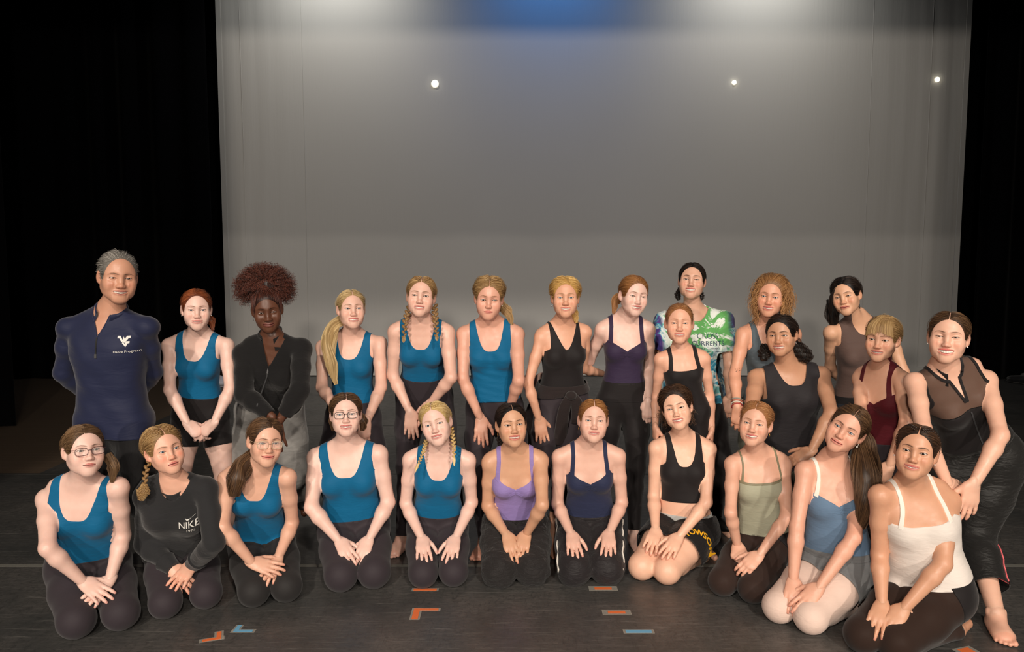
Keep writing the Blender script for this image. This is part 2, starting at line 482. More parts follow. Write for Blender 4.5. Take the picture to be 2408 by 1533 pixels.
slab('bottom_hem', (CX0 + .02, CY - .035, .012), (CX1 - .02, CY + .03, .135), m_plain('hem_canvas', (205, 203, 198), .8), cyc)
for x in (CX0 + .035, CX1 - .045): slab('side_hem', (x - .035, CY - .024, .13), (x + .035, CY - .010, CZ), CYC, cyc)
for x in (CX0 + .33, CX0 + 1.22, CX1 - .55, CX1 - 1.42):
    yc = CY + .012 * math.sin(x * 2.1 + .4); mb = MB(); mb.tube([(x, yc - .001, .14), (x + .01, yc - .001, 3), (x, yc - .001, CZ)], .005, 6, .6, up=(0, -1, 0)); obj('fabric_seam', mb.data('fabric_seam', CYC), cyc)

def drape(name, x0, x1, y, z0, z1, label, folds=9, amp=.09, kind=None, cat='curtain', ang=0.0):
    n = folds * 12; t = np.linspace(0, 1, n); x = x0 + (x1 - x0) * t; rg = np.random.RandomState(int(abs(x0 * 10)))
    yy = y + amp * np.sin(t * folds * 6.283 + 1.2 * np.sin(t * 9)) * (.6 + .4 * np.sin(t * 17)) + ang * (x - x0)
    zs = (z0, (z0 * 2 + z1) / 3, (z0 + z1 * 2) / 3, z1); V = np.concatenate([np.stack([x, yy + .01 * k, 0 * x + z], 1) for k, z in enumerate(zs)])
    Q = np.array([[k * n + i, k * n + i + 1, (k + 1) * n + i + 1, (k + 1) * n + i] for k in range(3) for i in range(n - 1)])
    o = obj(name, mesh_data(name, V, Q, [VELVET]), None, label, cat, kind)
    m = o.modifiers.new('thickness', 'SOLIDIFY'); m.thickness = .012
    return o
drape('stage_curtain', -11, -4.34, 10.75, .01, 7.5, 'black velvet side curtain hanging beside the edge of the backdrop behind the man', 14)
drape('stage_curtain', -12, -5.15, 7.55, .01, 7.5, 'black velvet side curtain nearest the bare wooden boards', 12)
drape('stage_curtain', 6.74, 13, 10.75, .01, 7.5, 'black velvet side curtain beside the backdrop behind the woman in a zipped mesh top', 12)
slab('wall_back', (-14, 12.4, 0), (16, 12.6, 8.5), VELVET, kind='structure', label='black rear wall of the stage')
slab('wall_left', (-14.2, -3, 0), (-14, 12.5, 8.5), VELVET, kind='structure', label='black wall at the left wing')
slab('wall_right', (16, -3, 0), (16.2, 12.5, 8.5), VELVET, kind='structure', label='black wall at the right wing')
drape('stage_curtain', -9, -3.88, 3.0, .01, 6.2, 'black velvet side curtain framing the stage opening at the near left', 10, .04)
drape('stage_curtain', 5.25, 12, 3.0, .01, 6.2, 'black velvet side curtain framing the stage opening at the near right', 12, .04)
drape('border_curtain', -9, 10, 3.0, 4.16, 6.2, 'black border curtain hung across above the performers', 20, .04)

# tape marks on the vinyl
ORANGE = m_plain('orange_tape', (236, 118, 62), .55); BLUE_T = m_plain('blue_tape', (112, 176, 214), .55)
k = Nodes('clear_tape'); k.P(Base_Color=srgb((190, 186, 176)), Roughness=.25, Alpha=.38); CLEAR = k.m
def mark(label, cx, cy, ang, arms, m, w=.024):
    root = bpy.data.objects.new('tape_mark', None); COL.objects.link(root); root.location = (cx, cy, .0009); root.rotation_euler = (0, 0, ang)
    root['label'] = label; root['category'] = 'tape'; root['group'] = 'tape marks on the vinyl'
    for n_, (x0, y0, x1, y1, pad) in enumerate(arms):
        z = n_ * .0003; a = MB(); a.box((x0 - pad, y0 - pad * .5, z), (x1 + pad, y1 + pad * .5, z + .0004)); obj('clear_cover', a.data('clear_cover', CLEAR, smooth=False), root)
        b = MB(); b.box((x0, y0, z + .0007), (x1, y1, z + .0014)); obj('colour_strip', b.data('colour_strip', m, smooth=False), root)
    return root
mark('orange angled tape mark nearest the kneeling woman in a dark sweatshirt', -1.341, 3.218, 0.35, [(-.058,-.010,.022,.010,.014),(.002,-.010,.022,.062,.010)], ORANGE)
mark('blue angled tape mark beside an orange one', -1.243, 3.288, 0, [(-.044,-.010,.044,.010,.012),(-.044,-.010,-.024,.052,.008)], BLUE_T)
mark('orange corner tape mark in front of the kneeling blonde with two braids', -0.421, 3.459, 0, [(-.06,.03,.06,.05,.01),(-.06,-.06,-.03,.05,.01)], ORANGE)
mark('orange tape strip tucked at the knee of the kneeling blonde with braids', -0.452, 3.721, 0, [(-.06,-.012,.06,.012,.01)], ORANGE)
mark('orange tape strip just in front of the knees with white striped trousers', 0.471, 3.736, 0, [(-.04,-.014,.05,.012,.03)], ORANGE)
mark('orange tape strip farther forward of the striped trousers, beside a blue one', 0.512, 3.472, 0, [(-.045,-.014,.04,.012,.028)], ORANGE)
mark('blue tape strip lying straight on the empty vinyl near the front', 0.585, 3.284, 0, [(-.06,-.013,.06,.013,.012)], BLUE_T)
mark('orange tape scrap at the toes of the woman in white', 1.993, 3.112, 0.3, [(-.03,-.02,.03,.02,.02)], ORANGE)

# ------------------------------------------------------------------ joints of every person, in metres on the stage
JOINTS = {
 'man': {"h0":[-2.199,3.86,0.847],"h1":[-2.019,3.86,0.847],"k0":[-2.216,3.746,0.439],"a0":[-2.16,3.93,0.08],"t0":[-2.213,3.76,0.016],"k1":[-1.922,3.756,0.448],"a1":[-1.9,3.93,0.08],"t1":[-1.847,3.76,0.016],"s0":[-2.301,3.82,1.359],"s1":[-1.891,3.82,1.364],"eye":[-1.995,3.78,1.617],"w0":[-2.34,4.06,0.953],"p0":[-2.17,4.06,0.913],"e0":[-2.384,3.901,1.112],"w1":[-2.1,4.06,0.953],"p1":[-2.27,4.06,0.911],"e1":[-1.939,3.961,1.112]},
 'redhair': {"h0":[-1.94,4.35,0.789],"h1":[-1.776,4.35,0.789],"k0":[-1.961,4.28,0.412],"a0":[-1.93,4.42,0.072],"t0":[-1.978,4.266,0.014],"k1":[-1.702,4.29,0.417],"a1":[-1.68,4.42,0.072],"t1":[-1.632,4.266,0.014],"s0":[-1.979,4.256,1.219],"s1":[-1.654,4.256,1.219],"eye":[-1.785,4.186,1.428],"w0":[-1.815,4.08,0.794],"p0":[-1.696,4.08,0.688],"e0":[-1.934,4.134,0.982],"w1":[-1.67,4.08,0.799],"p1":[-1.792,4.08,0.698],"e1":[-1.605,4.17,0.981]},
 'afro': {"h0":[-1.557,4.42,0.796],"h1":[-1.383,4.42,0.796],"k0":[-1.628,4.373,0.397],"a0":[-1.62,4.6,0.076],"t0":[-1.671,4.437,0.015],"k1":[-1.336,4.467,0.393],"a1":[-1.38,4.78,0.16],"t1":[-1.329,4.617,0.099],"s0":[-1.531,4.192,1.179],"s1":[-1.198,4.192,1.206],"eye":[-1.366,4.122,1.419],"w0":[-1.297,3.95,0.866],"p0":[-1.271,3.95,0.7],"e0":[-1.477,4.037,0.97],"w1":[-1.289,4.0,0.815],"p1":[-1.286,4.0,0.647],"e1":[-1.16,3.996,1.003]},
 'sidepony': {"h0":[-1.069,4.52,0.736],"h1":[-0.899,4.52,0.736],"k0":[-1.126,4.361,0.373],"a0":[-1.08,4.6,0.075],"t0":[-1.13,4.44,0.015],"k1":[-0.807,4.365,0.379],"a1":[-0.82,4.6,0.075],"t1":[-0.77,4.44,0.015],"s0":[-1.148,4.482,1.184],"s1":[-0.807,4.482,1.205],"eye":[-0.949,4.412,1.423],"w0":[-1.016,4.2,0.863],"p0":[-0.943,4.2,0.716],"e0":[-1.134,4.366,0.957],"w1":[-0.839,4.2,0.782],"p1":[-0.874,4.2,0.62],"e1":[-0.777,4.344,0.961]},
 'braids': {"h0":[-0.633,4.56,0.867],"h1":[-0.46,4.56,0.867],"k0":[-0.644,4.411,0.464],"a0":[-0.654,4.268,0.077],"t0":[-0.705,4.105,0.015],"k1":[-0.394,4.529,0.464],"a1":[-0.33,4.5,0.076],"t1":[-0.279,4.337,0.015],"s0":[-0.686,4.352,1.29],"s1":[-0.385,4.352,1.285],"eye":[-0.531,4.282,1.505],"w0":[-0.6,4.3,0.816],"p0":[-0.593,4.3,0.648],"e0":[-0.712,4.381,1.026],"w1":[-0.485,4.3,0.865],"p1":[-0.527,4.3,0.702],"e1":[-0.351,4.216,1.039]},
 'teallow': {"h0":[-0.192,4.45,0.808],"h1":[-0.018,4.45,0.808],"k0":[-0.206,4.228,0.466],"a0":[-0.16,4.228,0.077],"t0":[-0.211,4.064,0.015],"k1":[0.04,4.294,0.436],"a1":[0.02,4.45,0.076],"t1":[0.071,4.287,0.015],"s0":[-0.283,4.388,1.273],"s1":[0.027,4.388,1.273],"eye":[-0.135,4.318,1.478],"w0":[-0.185,4.287,0.783],"p0":[-0.179,4.237,0.622],"e0":[-0.288,4.291,1.022],"w1":[-0.013,4.324,0.843],"p1":[-0.056,4.327,0.68],"e1":[0.039,4.211,1.022]},
 'elder': {"h0":[0.224,4.46,0.829],"h1":[0.39,4.46,0.829],"k0":[0.168,4.322,0.444],"a0":[0.114,4.189,0.073],"t0":[0.065,4.032,0.015],"k1":[0.31,4.346,0.444],"a1":[0.233,4.235,0.073],"t1":[0.282,4.079,0.015],"s0":[0.174,4.37,1.252],"s1":[0.437,4.43,1.28],"eye":[0.314,4.33,1.492],"w0":[0.16,4.318,0.771],"p0":[0.188,4.302,0.613],"e0":[0.095,4.319,0.987],"w1":[0.577,4.66,0.993],"p1":[0.731,4.66,0.944],"e1":[0.438,4.508,1.048]},
 'purple': {"h0":[0.601,4.5,0.84],"h1":[0.769,4.5,0.84],"k0":[0.565,4.439,0.45],"a0":[0.56,4.5,0.074],"t0":[0.511,4.342,0.015],"k1":[0.754,4.42,0.45],"a1":[0.739,4.344,0.074],"t1":[0.789,4.185,0.015],"s0":[0.549,4.46,1.293],"s1":[0.821,4.46,1.293],"eye":[0.747,4.39,1.496],"w0":[0.246,4.62,0.987],"p0":[0.087,4.62,0.949],"e0":[0.485,4.615,1.08],"w1":[0.819,4.4,0.855],"p1":[0.825,4.4,0.691],"e1":[0.847,4.543,1.053]},
 'tiedye': {"h0":[1.084,4.75,0.815],"h1":[1.259,4.75,0.815],"k0":[0.993,4.598,0.443],"a0":[0.98,4.75,0.077],"t0":[0.928,4.585,0.015],"k1":[1.315,4.54,0.465],"a1":[1.3,4.62,0.077],"t1":[1.352,4.455,0.015],"s0":[0.986,4.75,1.318],"s1":[1.356,4.75,1.318],"eye":[1.14,4.71,1.589],"w0":[0.887,4.72,0.866],"p0":[0.897,4.72,0.697],"e0":[0.885,4.618,1.072],"w1":[1.393,4.68,0.833],"p1":[1.388,4.68,0.663],"e1":[1.372,4.623,1.061]},
 'child': {"h0":[0.94,4.25,0.826],"h1":[1.087,4.25,0.826],"k0":[0.92,4.25,0.438],"a0":[0.9,4.25,0.065],"t0":[0.857,4.112,0.013],"k1":[1.104,4.25,0.438],"a1":[1.12,4.25,0.065],"t1":[1.163,4.112,0.013],"s0":[0.853,4.22,1.142],"s1":[1.103,4.22,1.146],"eye":[0.953,4.19,1.353],"w0":[0.826,4.2,0.75],"p0":[0.833,4.2,0.608],"e0":[0.847,4.298,0.913],"w1":[1.152,4.2,0.732],"p1":[1.147,4.2,0.59],"e1":[1.154,4.265,0.919]},
 'curly': {"h0":[1.496,4.5,0.779],"h1":[1.666,4.5,0.779],"k0":[1.446,4.36,0.408],"a0":[1.48,4.55,0.075],"t0":[1.43,4.39,0.015],"k1":[1.75,4.365,0.412],"a1":[1.75,4.55,0.075],"t1":[1.8,4.39,0.015],"s0":[1.396,4.44,1.264],"s1":[1.695,4.44,1.268],"eye":[1.522,4.37,1.494],"w0":[1.296,4.2,0.863],"p0":[1.307,4.2,0.699],"e0":[1.317,4.34,1.036],"w1":[1.776,4.62,0.864],"p1":[1.766,4.62,0.699],"e1":[1.78,4.544,1.053]},
 'blacktank': {"h0":[1.579,4.42,0.556],"h1":[1.767,4.42,0.556],"k0":[1.466,4.159,0.264],"a0":[1.52,4.5,0.076],"t0":[1.469,4.337,0.015],"k1":[1.888,4.16,0.266],"a1":[1.84,4.5,0.076],"t1":[1.891,4.337,0.015],"s0":[1.458,4.365,1.013],"s1":[1.841,4.365,1.03],"eye":[1.554,4.295,1.271],"w0":[1.422,4.16,0.678],"p0":[1.517,4.16,0.539],"e0":[1.351,4.128,0.864],"w1":[1.654,4.02,0.655],"p1":[1.506,4.02,0.576],"e1":[1.804,4.123,0.854]},
 'brown': {"h0":[2.153,4.72,0.736],"h1":[2.319,4.72,0.736],"k0":[2.023,4.565,0.4],"a0":[1.98,4.75,0.073],"t0":[1.931,4.593,0.015],"k1":[2.323,4.55,0.382],"a1":[2.24,4.75,0.073],"t1":[2.289,4.593,0.015],"s0":[2.019,4.66,1.255],"s1":[2.376,4.66,1.266],"eye":[2.054,4.59,1.485],"w0":[2.273,4.98,0.855],"p0":[2.432,4.98,0.828],"e0":[2.102,4.847,1.016],"w1":[2.533,4.7,0.837],"p1":[2.524,4.7,0.676],"e1":[2.449,4.587,1.016]},
 'burgundy': {"h0":[2.007,4.056,0.645],"h1":[2.152,3.984,0.645],"k0":[1.804,3.902,0.363],"a0":[1.9,4.1,0.071],"t0":[1.79,3.985,0.014],"k1":[2.099,3.789,0.323],"a1":[2.15,4.05,0.071],"t1":[2.125,3.893,0.014],"s0":[1.937,4.069,1.056],"s1":[2.048,3.849,1.084],"eye":[1.937,3.889,1.289],"w0":[1.794,3.78,0.726],"p0":[1.778,3.78,0.57],"e0":[1.85,3.877,0.908],"w1":[1.946,3.74,0.653],"p1":[1.879,3.74,0.511],"e1":[2.002,3.701,0.888]},
 'zipmesh': {"h0":[2.246,3.62,0.716],"h1":[2.432,3.62,0.716],"k0":[1.974,3.611,0.391],"a0":[1.75,3.75,0.08],"t0":[1.697,3.58,0.016],"k1":[2.322,3.62,0.33],"a1":[2.243,3.3,0.079],"t1":[2.296,3.13,0.016],"s0":[1.934,3.514,1.124],"s1":[2.273,3.514,1.136],"eye":[2.037,3.444,1.35],"w0":[1.974,3.28,0.701],"p0":[2.09,3.28,0.57],"e0":[1.869,3.308,0.94],"w1":[2.053,3.22,0.712],"p1":[2.023,3.22,0.539],"e1":[2.213,3.297,0.919]},
 'glassL': {"h0":[-2.186,3.531,0.185],"h1":[-2.042,3.632,0.185],"k0":[-1.984,3.243,0.077],"k1":[-1.822,3.32,0.077],"a0":[-2.236,3.534,0.04],"t0":[-2.293,3.658,0.028],"a1":[-2.011,3.655,0.04],"t1":[-2.108,3.752,0.028],"s0":[-2.2,3.423,0.582],"s1":[-1.866,3.423,0.636],"eye":[-1.955,3.353,0.834],"w0":[-1.983,3.31,0.223],"p0":[-1.837,3.265,0.161],"e0":[-2.091,3.234,0.417],"w1":[-1.893,3.367,0.21],"p1":[-1.955,3.234,0.134],"e1":[-1.901,3.513,0.37]},
 'sweat': {"h0":[-1.826,3.762,0.181],"h1":[-1.682,3.836,0.181],"k0":[-1.667,3.431,0.071],"k1":[-1.514,3.534,0.071],"a0":[-1.873,3.748,0.039],"t0":[-1.912,3.875,0.027],"a1":[-1.654,3.885,0.039],"t1":[-1.735,3.991,0.027],"s0":[-1.81,3.577,0.548],"s1":[-1.519,3.577,0.579],"eye":[-1.654,3.507,0.795],"w0":[-1.672,3.529,0.199],"p0":[-1.557,3.489,0.092],"e0":[-1.852,3.631,0.284],"w1":[-1.586,3.557,0.203],"p1":[-1.625,3.411,0.145],"e1":[-1.437,3.468,0.351]},
 'glassM': {"h0":[-1.436,3.87,0.185],"h1":[-1.285,3.94,0.185],"k0":[-1.283,3.551,0.072],"k1":[-1.137,3.604,0.072],"a0":[-1.478,3.883,0.04],"t0":[-1.512,4.015,0.028],"a1":[-1.262,3.968,0.04],"t1":[-1.34,4.08,0.028],"s0":[-1.459,3.708,0.593],"s1":[-1.151,3.708,0.601],"eye":[-1.216,3.638,0.795],"w0":[-1.293,3.57,0.207],"p0":[-1.134,3.566,0.165],"e0":[-1.414,3.517,0.41],"w1":[-1.193,3.655,0.196],"p1":[-1.23,3.52,0.109],"e1":[-1.162,3.811,0.327]},
 'glassR': {"h0":[-0.987,4.071,0.185],"h1":[-0.81,4.117,0.185],"k0":[-0.89,3.723,0.081],"k1":[-0.724,3.761,0.081],"a0":[-1.024,4.084,0.04],"t0":[-1.034,4.22,0.028],"a1":[-0.783,4.142,0.04],"t1":[-0.84,4.266,0.028],"s0":[-1.077,4.004,0.627],"s1":[-0.738,4.004,0.645],"eye":[-0.896,3.934,0.881],"w0":[-0.915,3.808,0.227],"p0":[-0.817,3.704,0.143],"e0":[-1.07,3.849,0.398],"w1":[-0.765,3.839,0.223],"p1":[-0.81,3.72,0.118],"e1":[-0.685,3.995,0.376]},
 'twobraid': {"h0":[-0.51,4.125,0.185],"h1":[-0.345,4.143,0.185],"k0":[-0.468,3.765,0.072],"k1":[-0.309,3.783,0.072],"a0":[-0.548,4.142,0.04],"t0":[-0.538,4.278,0.028],"a1":[-0.312,4.168,0.04],"t1":[-0.351,4.299,0.028],"s0":[-0.553,3.98,0.62],"s1":[-0.245,3.98,0.616],"eye":[-0.418,3.91,0.832],"w0":[-0.487,3.874,0.218],"p0":[-0.454,3.729,0.147],"e0":[-0.594,4.032,0.357],"w1":[-0.305,3.886,0.213],"p1":[-0.332,3.74,0.142],"e1":[-0.226,4.057,0.356]},
 'lavender': {"h0":[-0.061,4.174,0.185],"h1":[0.105,4.173,0.185],"k0":[-0.068,3.8,0.072],"k1":[0.109,3.818,0.072],"a0":[-0.105,4.183,0.04],"t0":[-0.08,4.318,0.028],"a1":[0.149,4.201,0.04],"t1":[0.126,4.335,0.028],"s0":[-0.12,3.99,0.601],"s1":[0.154,3.99,0.613],"eye":[0.009,3.92,0.826],"w0":[-0.028,3.887,0.228],"p0":[0.02,3.764,0.129],"e0":[-0.137,4.059,0.332],"w1":[0.077,3.9,0.231],"p1":[0.034,3.771,0.138],"e1":[0.159,3.796,0.428]},
 'navy': {"h0":[0.366,4.193,0.185],"h1":[0.531,4.179,0.185],"k0":[0.331,3.817,0.072],"k1":[0.506,3.835,0.072],"a0":[0.325,4.202,0.04],"t0":[0.36,4.334,0.028],"a1":[0.576,4.214,0.04],"t1":[0.564,4.35,0.028],"s0":[0.269,4.041,0.619],"s1":[0.586,4.041,0.623],"eye":[0.448,3.971,0.838],"w0":[0.321,3.904,0.229],"p0":[0.335,3.756,0.157],"e0":[0.257,4.088,0.336],"w1":[0.53,3.917,0.232],"p1":[0.505,3.772,0.157],"e1":[0.622,4.088,0.344]},
 'crop': {"h0":[0.919,4.162,0.185],"h1":[1.05,4.059,0.185],"k0":[0.698,3.854,0.072],"k1":[0.822,3.798,0.072],"a0":[0.906,4.179,0.04],"t0":[1.008,4.269,0.028],"a1":[1.09,4.075,0.04],"t1":[1.154,4.196,0.028],"s0":[0.823,4.126,0.647],"s1":[1.114,4.126,0.642],"eye":[0.908,4.056,0.889],"w0":[0.788,3.952,0.235],"p0":[0.727,3.819,0.16],"e0":[0.812,4.139,0.361],"w1":[0.896,3.865,0.228],"p1":[0.796,3.756,0.155],"e1":[1.067,3.969,0.384]},
 'sage': {"h0":[1.306,3.95,0.179],"h1":[1.43,3.848,0.179],"k0":[1.081,3.668,0.07],"k1":[1.208,3.586,0.07],"a0":[1.289,3.978,0.039],"t0":[1.389,4.064,0.027],"a1":[1.473,3.849,0.039],"t1":[1.537,3.965,0.027],"s0":[1.18,3.879,0.622],"s1":[1.452,3.879,0.622],"eye":[1.261,3.809,0.857],"w0":[1.182,3.767,0.221],"p0":[1.154,3.64,0.128],"e0":[1.121,3.699,0.419],"w1":[1.251,3.635,0.218],"p1":[1.121,3.583,0.139],"e1":[1.412,3.712,0.392]},
 'blue': {"h0":[1.568,3.627,0.189],"h1":[1.67,3.492,0.189],"k0":[1.269,3.388,0.073],"k1":[1.377,3.283,0.073],"a0":[1.557,3.655,0.041],"t0":[1.681,3.718,0.029],"a1":[1.712,3.487,0.041],"t1":[1.807,3.589,0.029],"s0":[1.438,3.552,0.682],"s1":[1.712,3.552,0.629],"eye":[1.588,3.482,0.901],"w0":[1.335,3.397,0.195],"p0":[1.287,3.284,0.08],"e0":[1.368,3.459,0.433],"w1":[1.417,3.304,0.198],"p1":[1.29,3.268,0.094],"e1":[1.6,3.366,0.417]},
 'white': {"h0":[1.875,3.347,0.189],"h1":[1.961,3.201,0.189],"k0":[1.54,3.12,0.073],"k1":[1.655,3.052,0.073],"a0":[1.857,3.352,0.041],"t0":[1.988,3.4,0.029],"a1":[2.012,3.216,0.041],"t1":[2.117,3.307,0.029],"s0":[1.654,3.245,0.655],"s1":[1.962,3.245,0.633],"eye":[1.761,3.175,0.872],"w0":[1.628,3.139,0.202],"p0":[1.537,3.037,0.103],"e0":[1.68,3.281,0.368],"w1":[1.695,3.088,0.202],"p1":[1.579,3.034,0.092],"e1":[1.867,3.104,0.397]},
}

# ------------------------------------------------------------------ heads
def axis_pts(segs):
    out = []
    for a, b, h in segs:
        n = max(int(round((b - a) / h)), 1); out.append(np.linspace(a, b, n, endpoint=False))
    return np.concatenate(out + [[segs[-1][1]]])

def head_prims(p):
    g = p.get
    jw, ck, sm, ns = g('jaw', 1), g('cheek', 1), g('smile', .5), g('nose', 1) * .93
    L = []
    U = lambda pr, k: L.append((pr, k, 'u'))
    fw = g('facew', 1)
    U(p_ell((0, .014, .030), (.0735, .094, .083)), .02)
    U(p_ell((0, -.030, .036), (.060 * fw, .056, .062)), .03)                     # forehead
    U(p_ell((0, -.024, -.026), (.0585 * fw, .056, .072)), .03)                    # face mass
    for s in (-1, 1):
        U(p_cone((s * .046 * jw, .000, -.048), (s * .014 * jw, -.060, -.0925), .015, .0135), .035)
        U(p_ell((s * .025 * jw, -.040, -.072), (.020, .026, .018)), .03)
        U(p_ell((s * .039 * jw, -.024, -.048), (.016, .034, .027)), .035)   # jaw line
        U(p_ell((s * .043 * fw, -.050, -.022), (.020, .022, .019 * ck)), .03)    # cheek bone
        U(p_ell((s * .036, -.0625, -.042 + .007 * sm), (.019, .0165 + .0015 * sm, .019 * (1 + .10 * sm) * ck)), .028)
        U(p_cone((s * .045, -.058, .020), (s * .012, -.0765, .018), .010, .010 + .0015 * g('heavy', 0)), .03)   # brow ridge
    ch = g('chin', 1)
    U(p_ell((0, -.070, -.098), (.018 * ch, .013, .0135)), .030)
    U(p_ell((0, -.068, -.068), (.030, .019, .024)), .022)                        # muzzle
    skull = list(L)
    D = lambda pr, k: L.append((pr, k, 's'))
    for s in (-1, 1):
        D(p_ell((s * .032, -.0945, .002), (.018, .0135, .0110)), .022)            # eye socket
        D(p_ell((s * (.031 + .003 * sm), -.097, -.058), (.004, .009, .017)), .020) if sm > .3 else None             # fold beside the mouth
    U(p_cone((0, -.0765, .012), (0, -.0975, -.031), .0058 * ns, .0080 * ns), .020)
    U(p_ell((0, -.1000, -.0345), (.0090 * ns, .0092, .0082)), .010)
    for s in (-1, 1):
        U(p_ell((s * .0120 * ns, -.0925, -.0372), (.0064 * ns, .0088, .0062)), .009)
        D(p_ell((s * .0060 * ns, -.0975, -.0445), (.0034, .0045, .0032)), .003)
        U(p_ell((s * .032, -.0700, .0005), (.0150, .0146, .0140)), .006)         # lid over the eyeball
    # lips
    lf = g('lips', 1); w = .0240 + .0095 * sm; up = .0085 * sm - .0012; op = g('teeth', 0) * .0054
    y0 = -.0895; dy = .013
    def lip_y(x): return y0 + dy * (x / .028) ** 2
    xs = np.linspace(-1, 1, 9) * w
    zc = -.0655 + up * np.abs(xs / w) ** 1.7
    fade = np.sqrt(np.clip(1 - (xs / w) ** 2, 0, 1))
    zu = zc + (.0030 * lf + op) * fade + .0008 * np.exp(-((np.abs(xs) - .006) / .004) ** 2) * lf
    zl = zc - (.0040 * lf + op * 1.25) * fade
    ru = .0019 + .0020 * fade * lf * (1 - .25 * sm); rl = .0019 + .0032 * fade * lf * (1 - .2 * sm)
    lips = []
    for i in range(8):
        for Z, R, dyy in ((zu, ru, -.0008), (zl, rl, .0006)):
            a = (xs[i], lip_y(xs[i]) + dyy, Z[i]); b = (xs[i + 1], lip_y(xs[i + 1]) + dyy, Z[i + 1])
            pr = p_cone(a, b, R[i], R[i + 1]); lips.append(pr); U(pr, .005)
    # ears
    for s in (-1, 1):
        a = .45; R = np.array([[math.cos(a), s * math.sin(a), 0], [-s * math.sin(a), math.cos(a), 0], [0, 0, 1.]])
        U(p_ell((s * .0790, .014, -.003), (.0060, .0165, .030), R), .008)
        U(p_ell((s * .0735, .004, -.027), (.006, .008, .009), R), .006)
        D(p_ell((s * .0850, .008, -.001), (.0050, .0085, .018), R), .004)
    return L, skull, lips, dict(w=w, up=up, op=op, lip_y=lip_y)

EYE = np.array([.032, -.0695, .0005]); EYE_R = .0124
def build_head(p):
    L, skull, lips, info = head_prims(p)
    F = Field(axis_pts([(-.101, -.052, .0046), (-.052, .052, .0024), (.052, .101, .0046)]),
              axis_pts([(-.122, -.056, .0023), (-.056, .118, .0075)]),
              axis_pts([(-.128, -.078, .0034), (-.078, .034, .0021), (.034, .125, .0068)]))
    for pr, k, op in L: F.add(pr, k, m=max(k, .004) + .016, op=op)
    # eye openings and mouth opening
    eo = p.get('eye', 1.0) * 1.28; ew = .0163
    for s in (-1, 1):
        sl = F.blk((s * .032 - .02, -.12, -.015), (s * .032 + .02, -.066, .015), 0)
        X, Y, Z = F.grid(sl); x = (X - s * .032); z = Z - .0005 - .06 * x * s
        b = np.clip(1 - (x / ew) ** 2, 0, 1)
        d = np.maximum(np.maximum(z - .0046 * eo * b ** .8, -.0034 * min(eo, 1) * b - z), np.abs(x) - ew) + 0 * Y
        F.f[sl] = np.maximum(F.f[sl], -d * .9)
    w, up, op = info['w'], info['up'], info['op']
    if op > 0:
        sl = F.blk((-.04, -.12, -.09), (.04, -.074, -.045), 0)
        X, Y, Z = F.grid(sl)
        b = np.clip(1 - (X / (w * .93)) ** 2, 0, 1) ** .6
        zc = -.0655 + up * np.abs(X / w) ** 1.7
        d = np.maximum(np.maximum(Z - (zc + op * b), (zc - op * 1.25 * b) - Z), np.abs(X) - w * .93) + 0 * Y
        F.f[sl] = np.maximum(F.f[sl], -d)
    else:                                                     # a crease where the lips meet
        sl = F.blk((-.04, -.12, -.09), (.04, -.074, -.045), 0)
        X, Y, Z = F.grid(sl); zc = -.0655 + up * np.abs(X / w) ** 1.7
        d = np.maximum(np.abs(Z - zc) - .0006, np.abs(X) - w) + 0 * Y
        F.f[sl] = np.maximum(F.f[sl], np.where(d < .0016, .0016 - d, -1) - .0006)
    V, Q, _ = F.mesh()
    # colour marks that belong to the skin itself
    x, y, z = V.T; ax = np.abs(x); front = y < -.045
    dl = np.min([pr[0](x, y, z) for pr in lips], axis=0)
    lip = np.clip(1 - (dl - .0011) / .0016, 0, 1) * (y < -.068)
    bz = p.get('browz', 0)
    cx = np.array([.010, .020, .032, .043, .051]); cz = np.array([.0205, .0232, .0255, .0240, .0185]) + bz
    brow_c = np.interp(ax, cx, cz); th = np.interp(ax, [.008, .012, .03, .053], [.0012, .0025, .0023, .0008]) * p.get('brow', 1)
    brow = np.clip(1.4 - np.abs(z - brow_c) / th, 0, 1) * (ax > .0085) * (ax < .053) * front * np.interp(ax, [.009, .018, .05], [.4, .95, .8])
    ex = ax - .032; ez = z - .0005 - .06 * ex; b = np.clip(1 - (ex / ew) ** 2, 0, 1)
    lash = np.clip(1 - np.abs(ez - .0046 * eo * b ** .8 - .0006) / .0019, 0, 1) * (np.abs(ex) < ew + .0015) * (y < -.07) * p.get('lash', .95)
    low = np.clip(1 - np.abs(ez + .0034 * b + .0003) / .0012, 0, 1) * (np.abs(ex) < ew) * (y < -.07) * .35
    dark = np.maximum(np.maximum(brow, lash), low)
    blush = np.exp(-((ax - .042) / .017) ** 2 - ((z + .030) / .016) ** 2) * front + .8 * np.exp(-(x / .012) ** 2 - ((z + .034) / .012) ** 2) * front + .5 * (ax > .074) * (z < .03)
    tint = np.stack([lip, dark, np.clip(blush, 0, 1)], 1)
    return V, Q, tint, skull, info

def skull_r(skull, D, c0):
    """distance from c0 to the skull along unit directions"""
    lo = np.full(len(D), .03); hi = np.full(len(D), .16)
    for _ in range(22):
        m = (lo + hi) / 2; P = c0 + D * m[:, None]; f = np.full(len(D), .3)
        for pr, k, op in skull: f = smin(f, pr[0](P[:, 0], P[:, 1], P[:, 2]), k)
        lo = np.where(f < 0, m, lo); hi = np.where(f < 0, hi, m)
    return (lo + hi) / 2

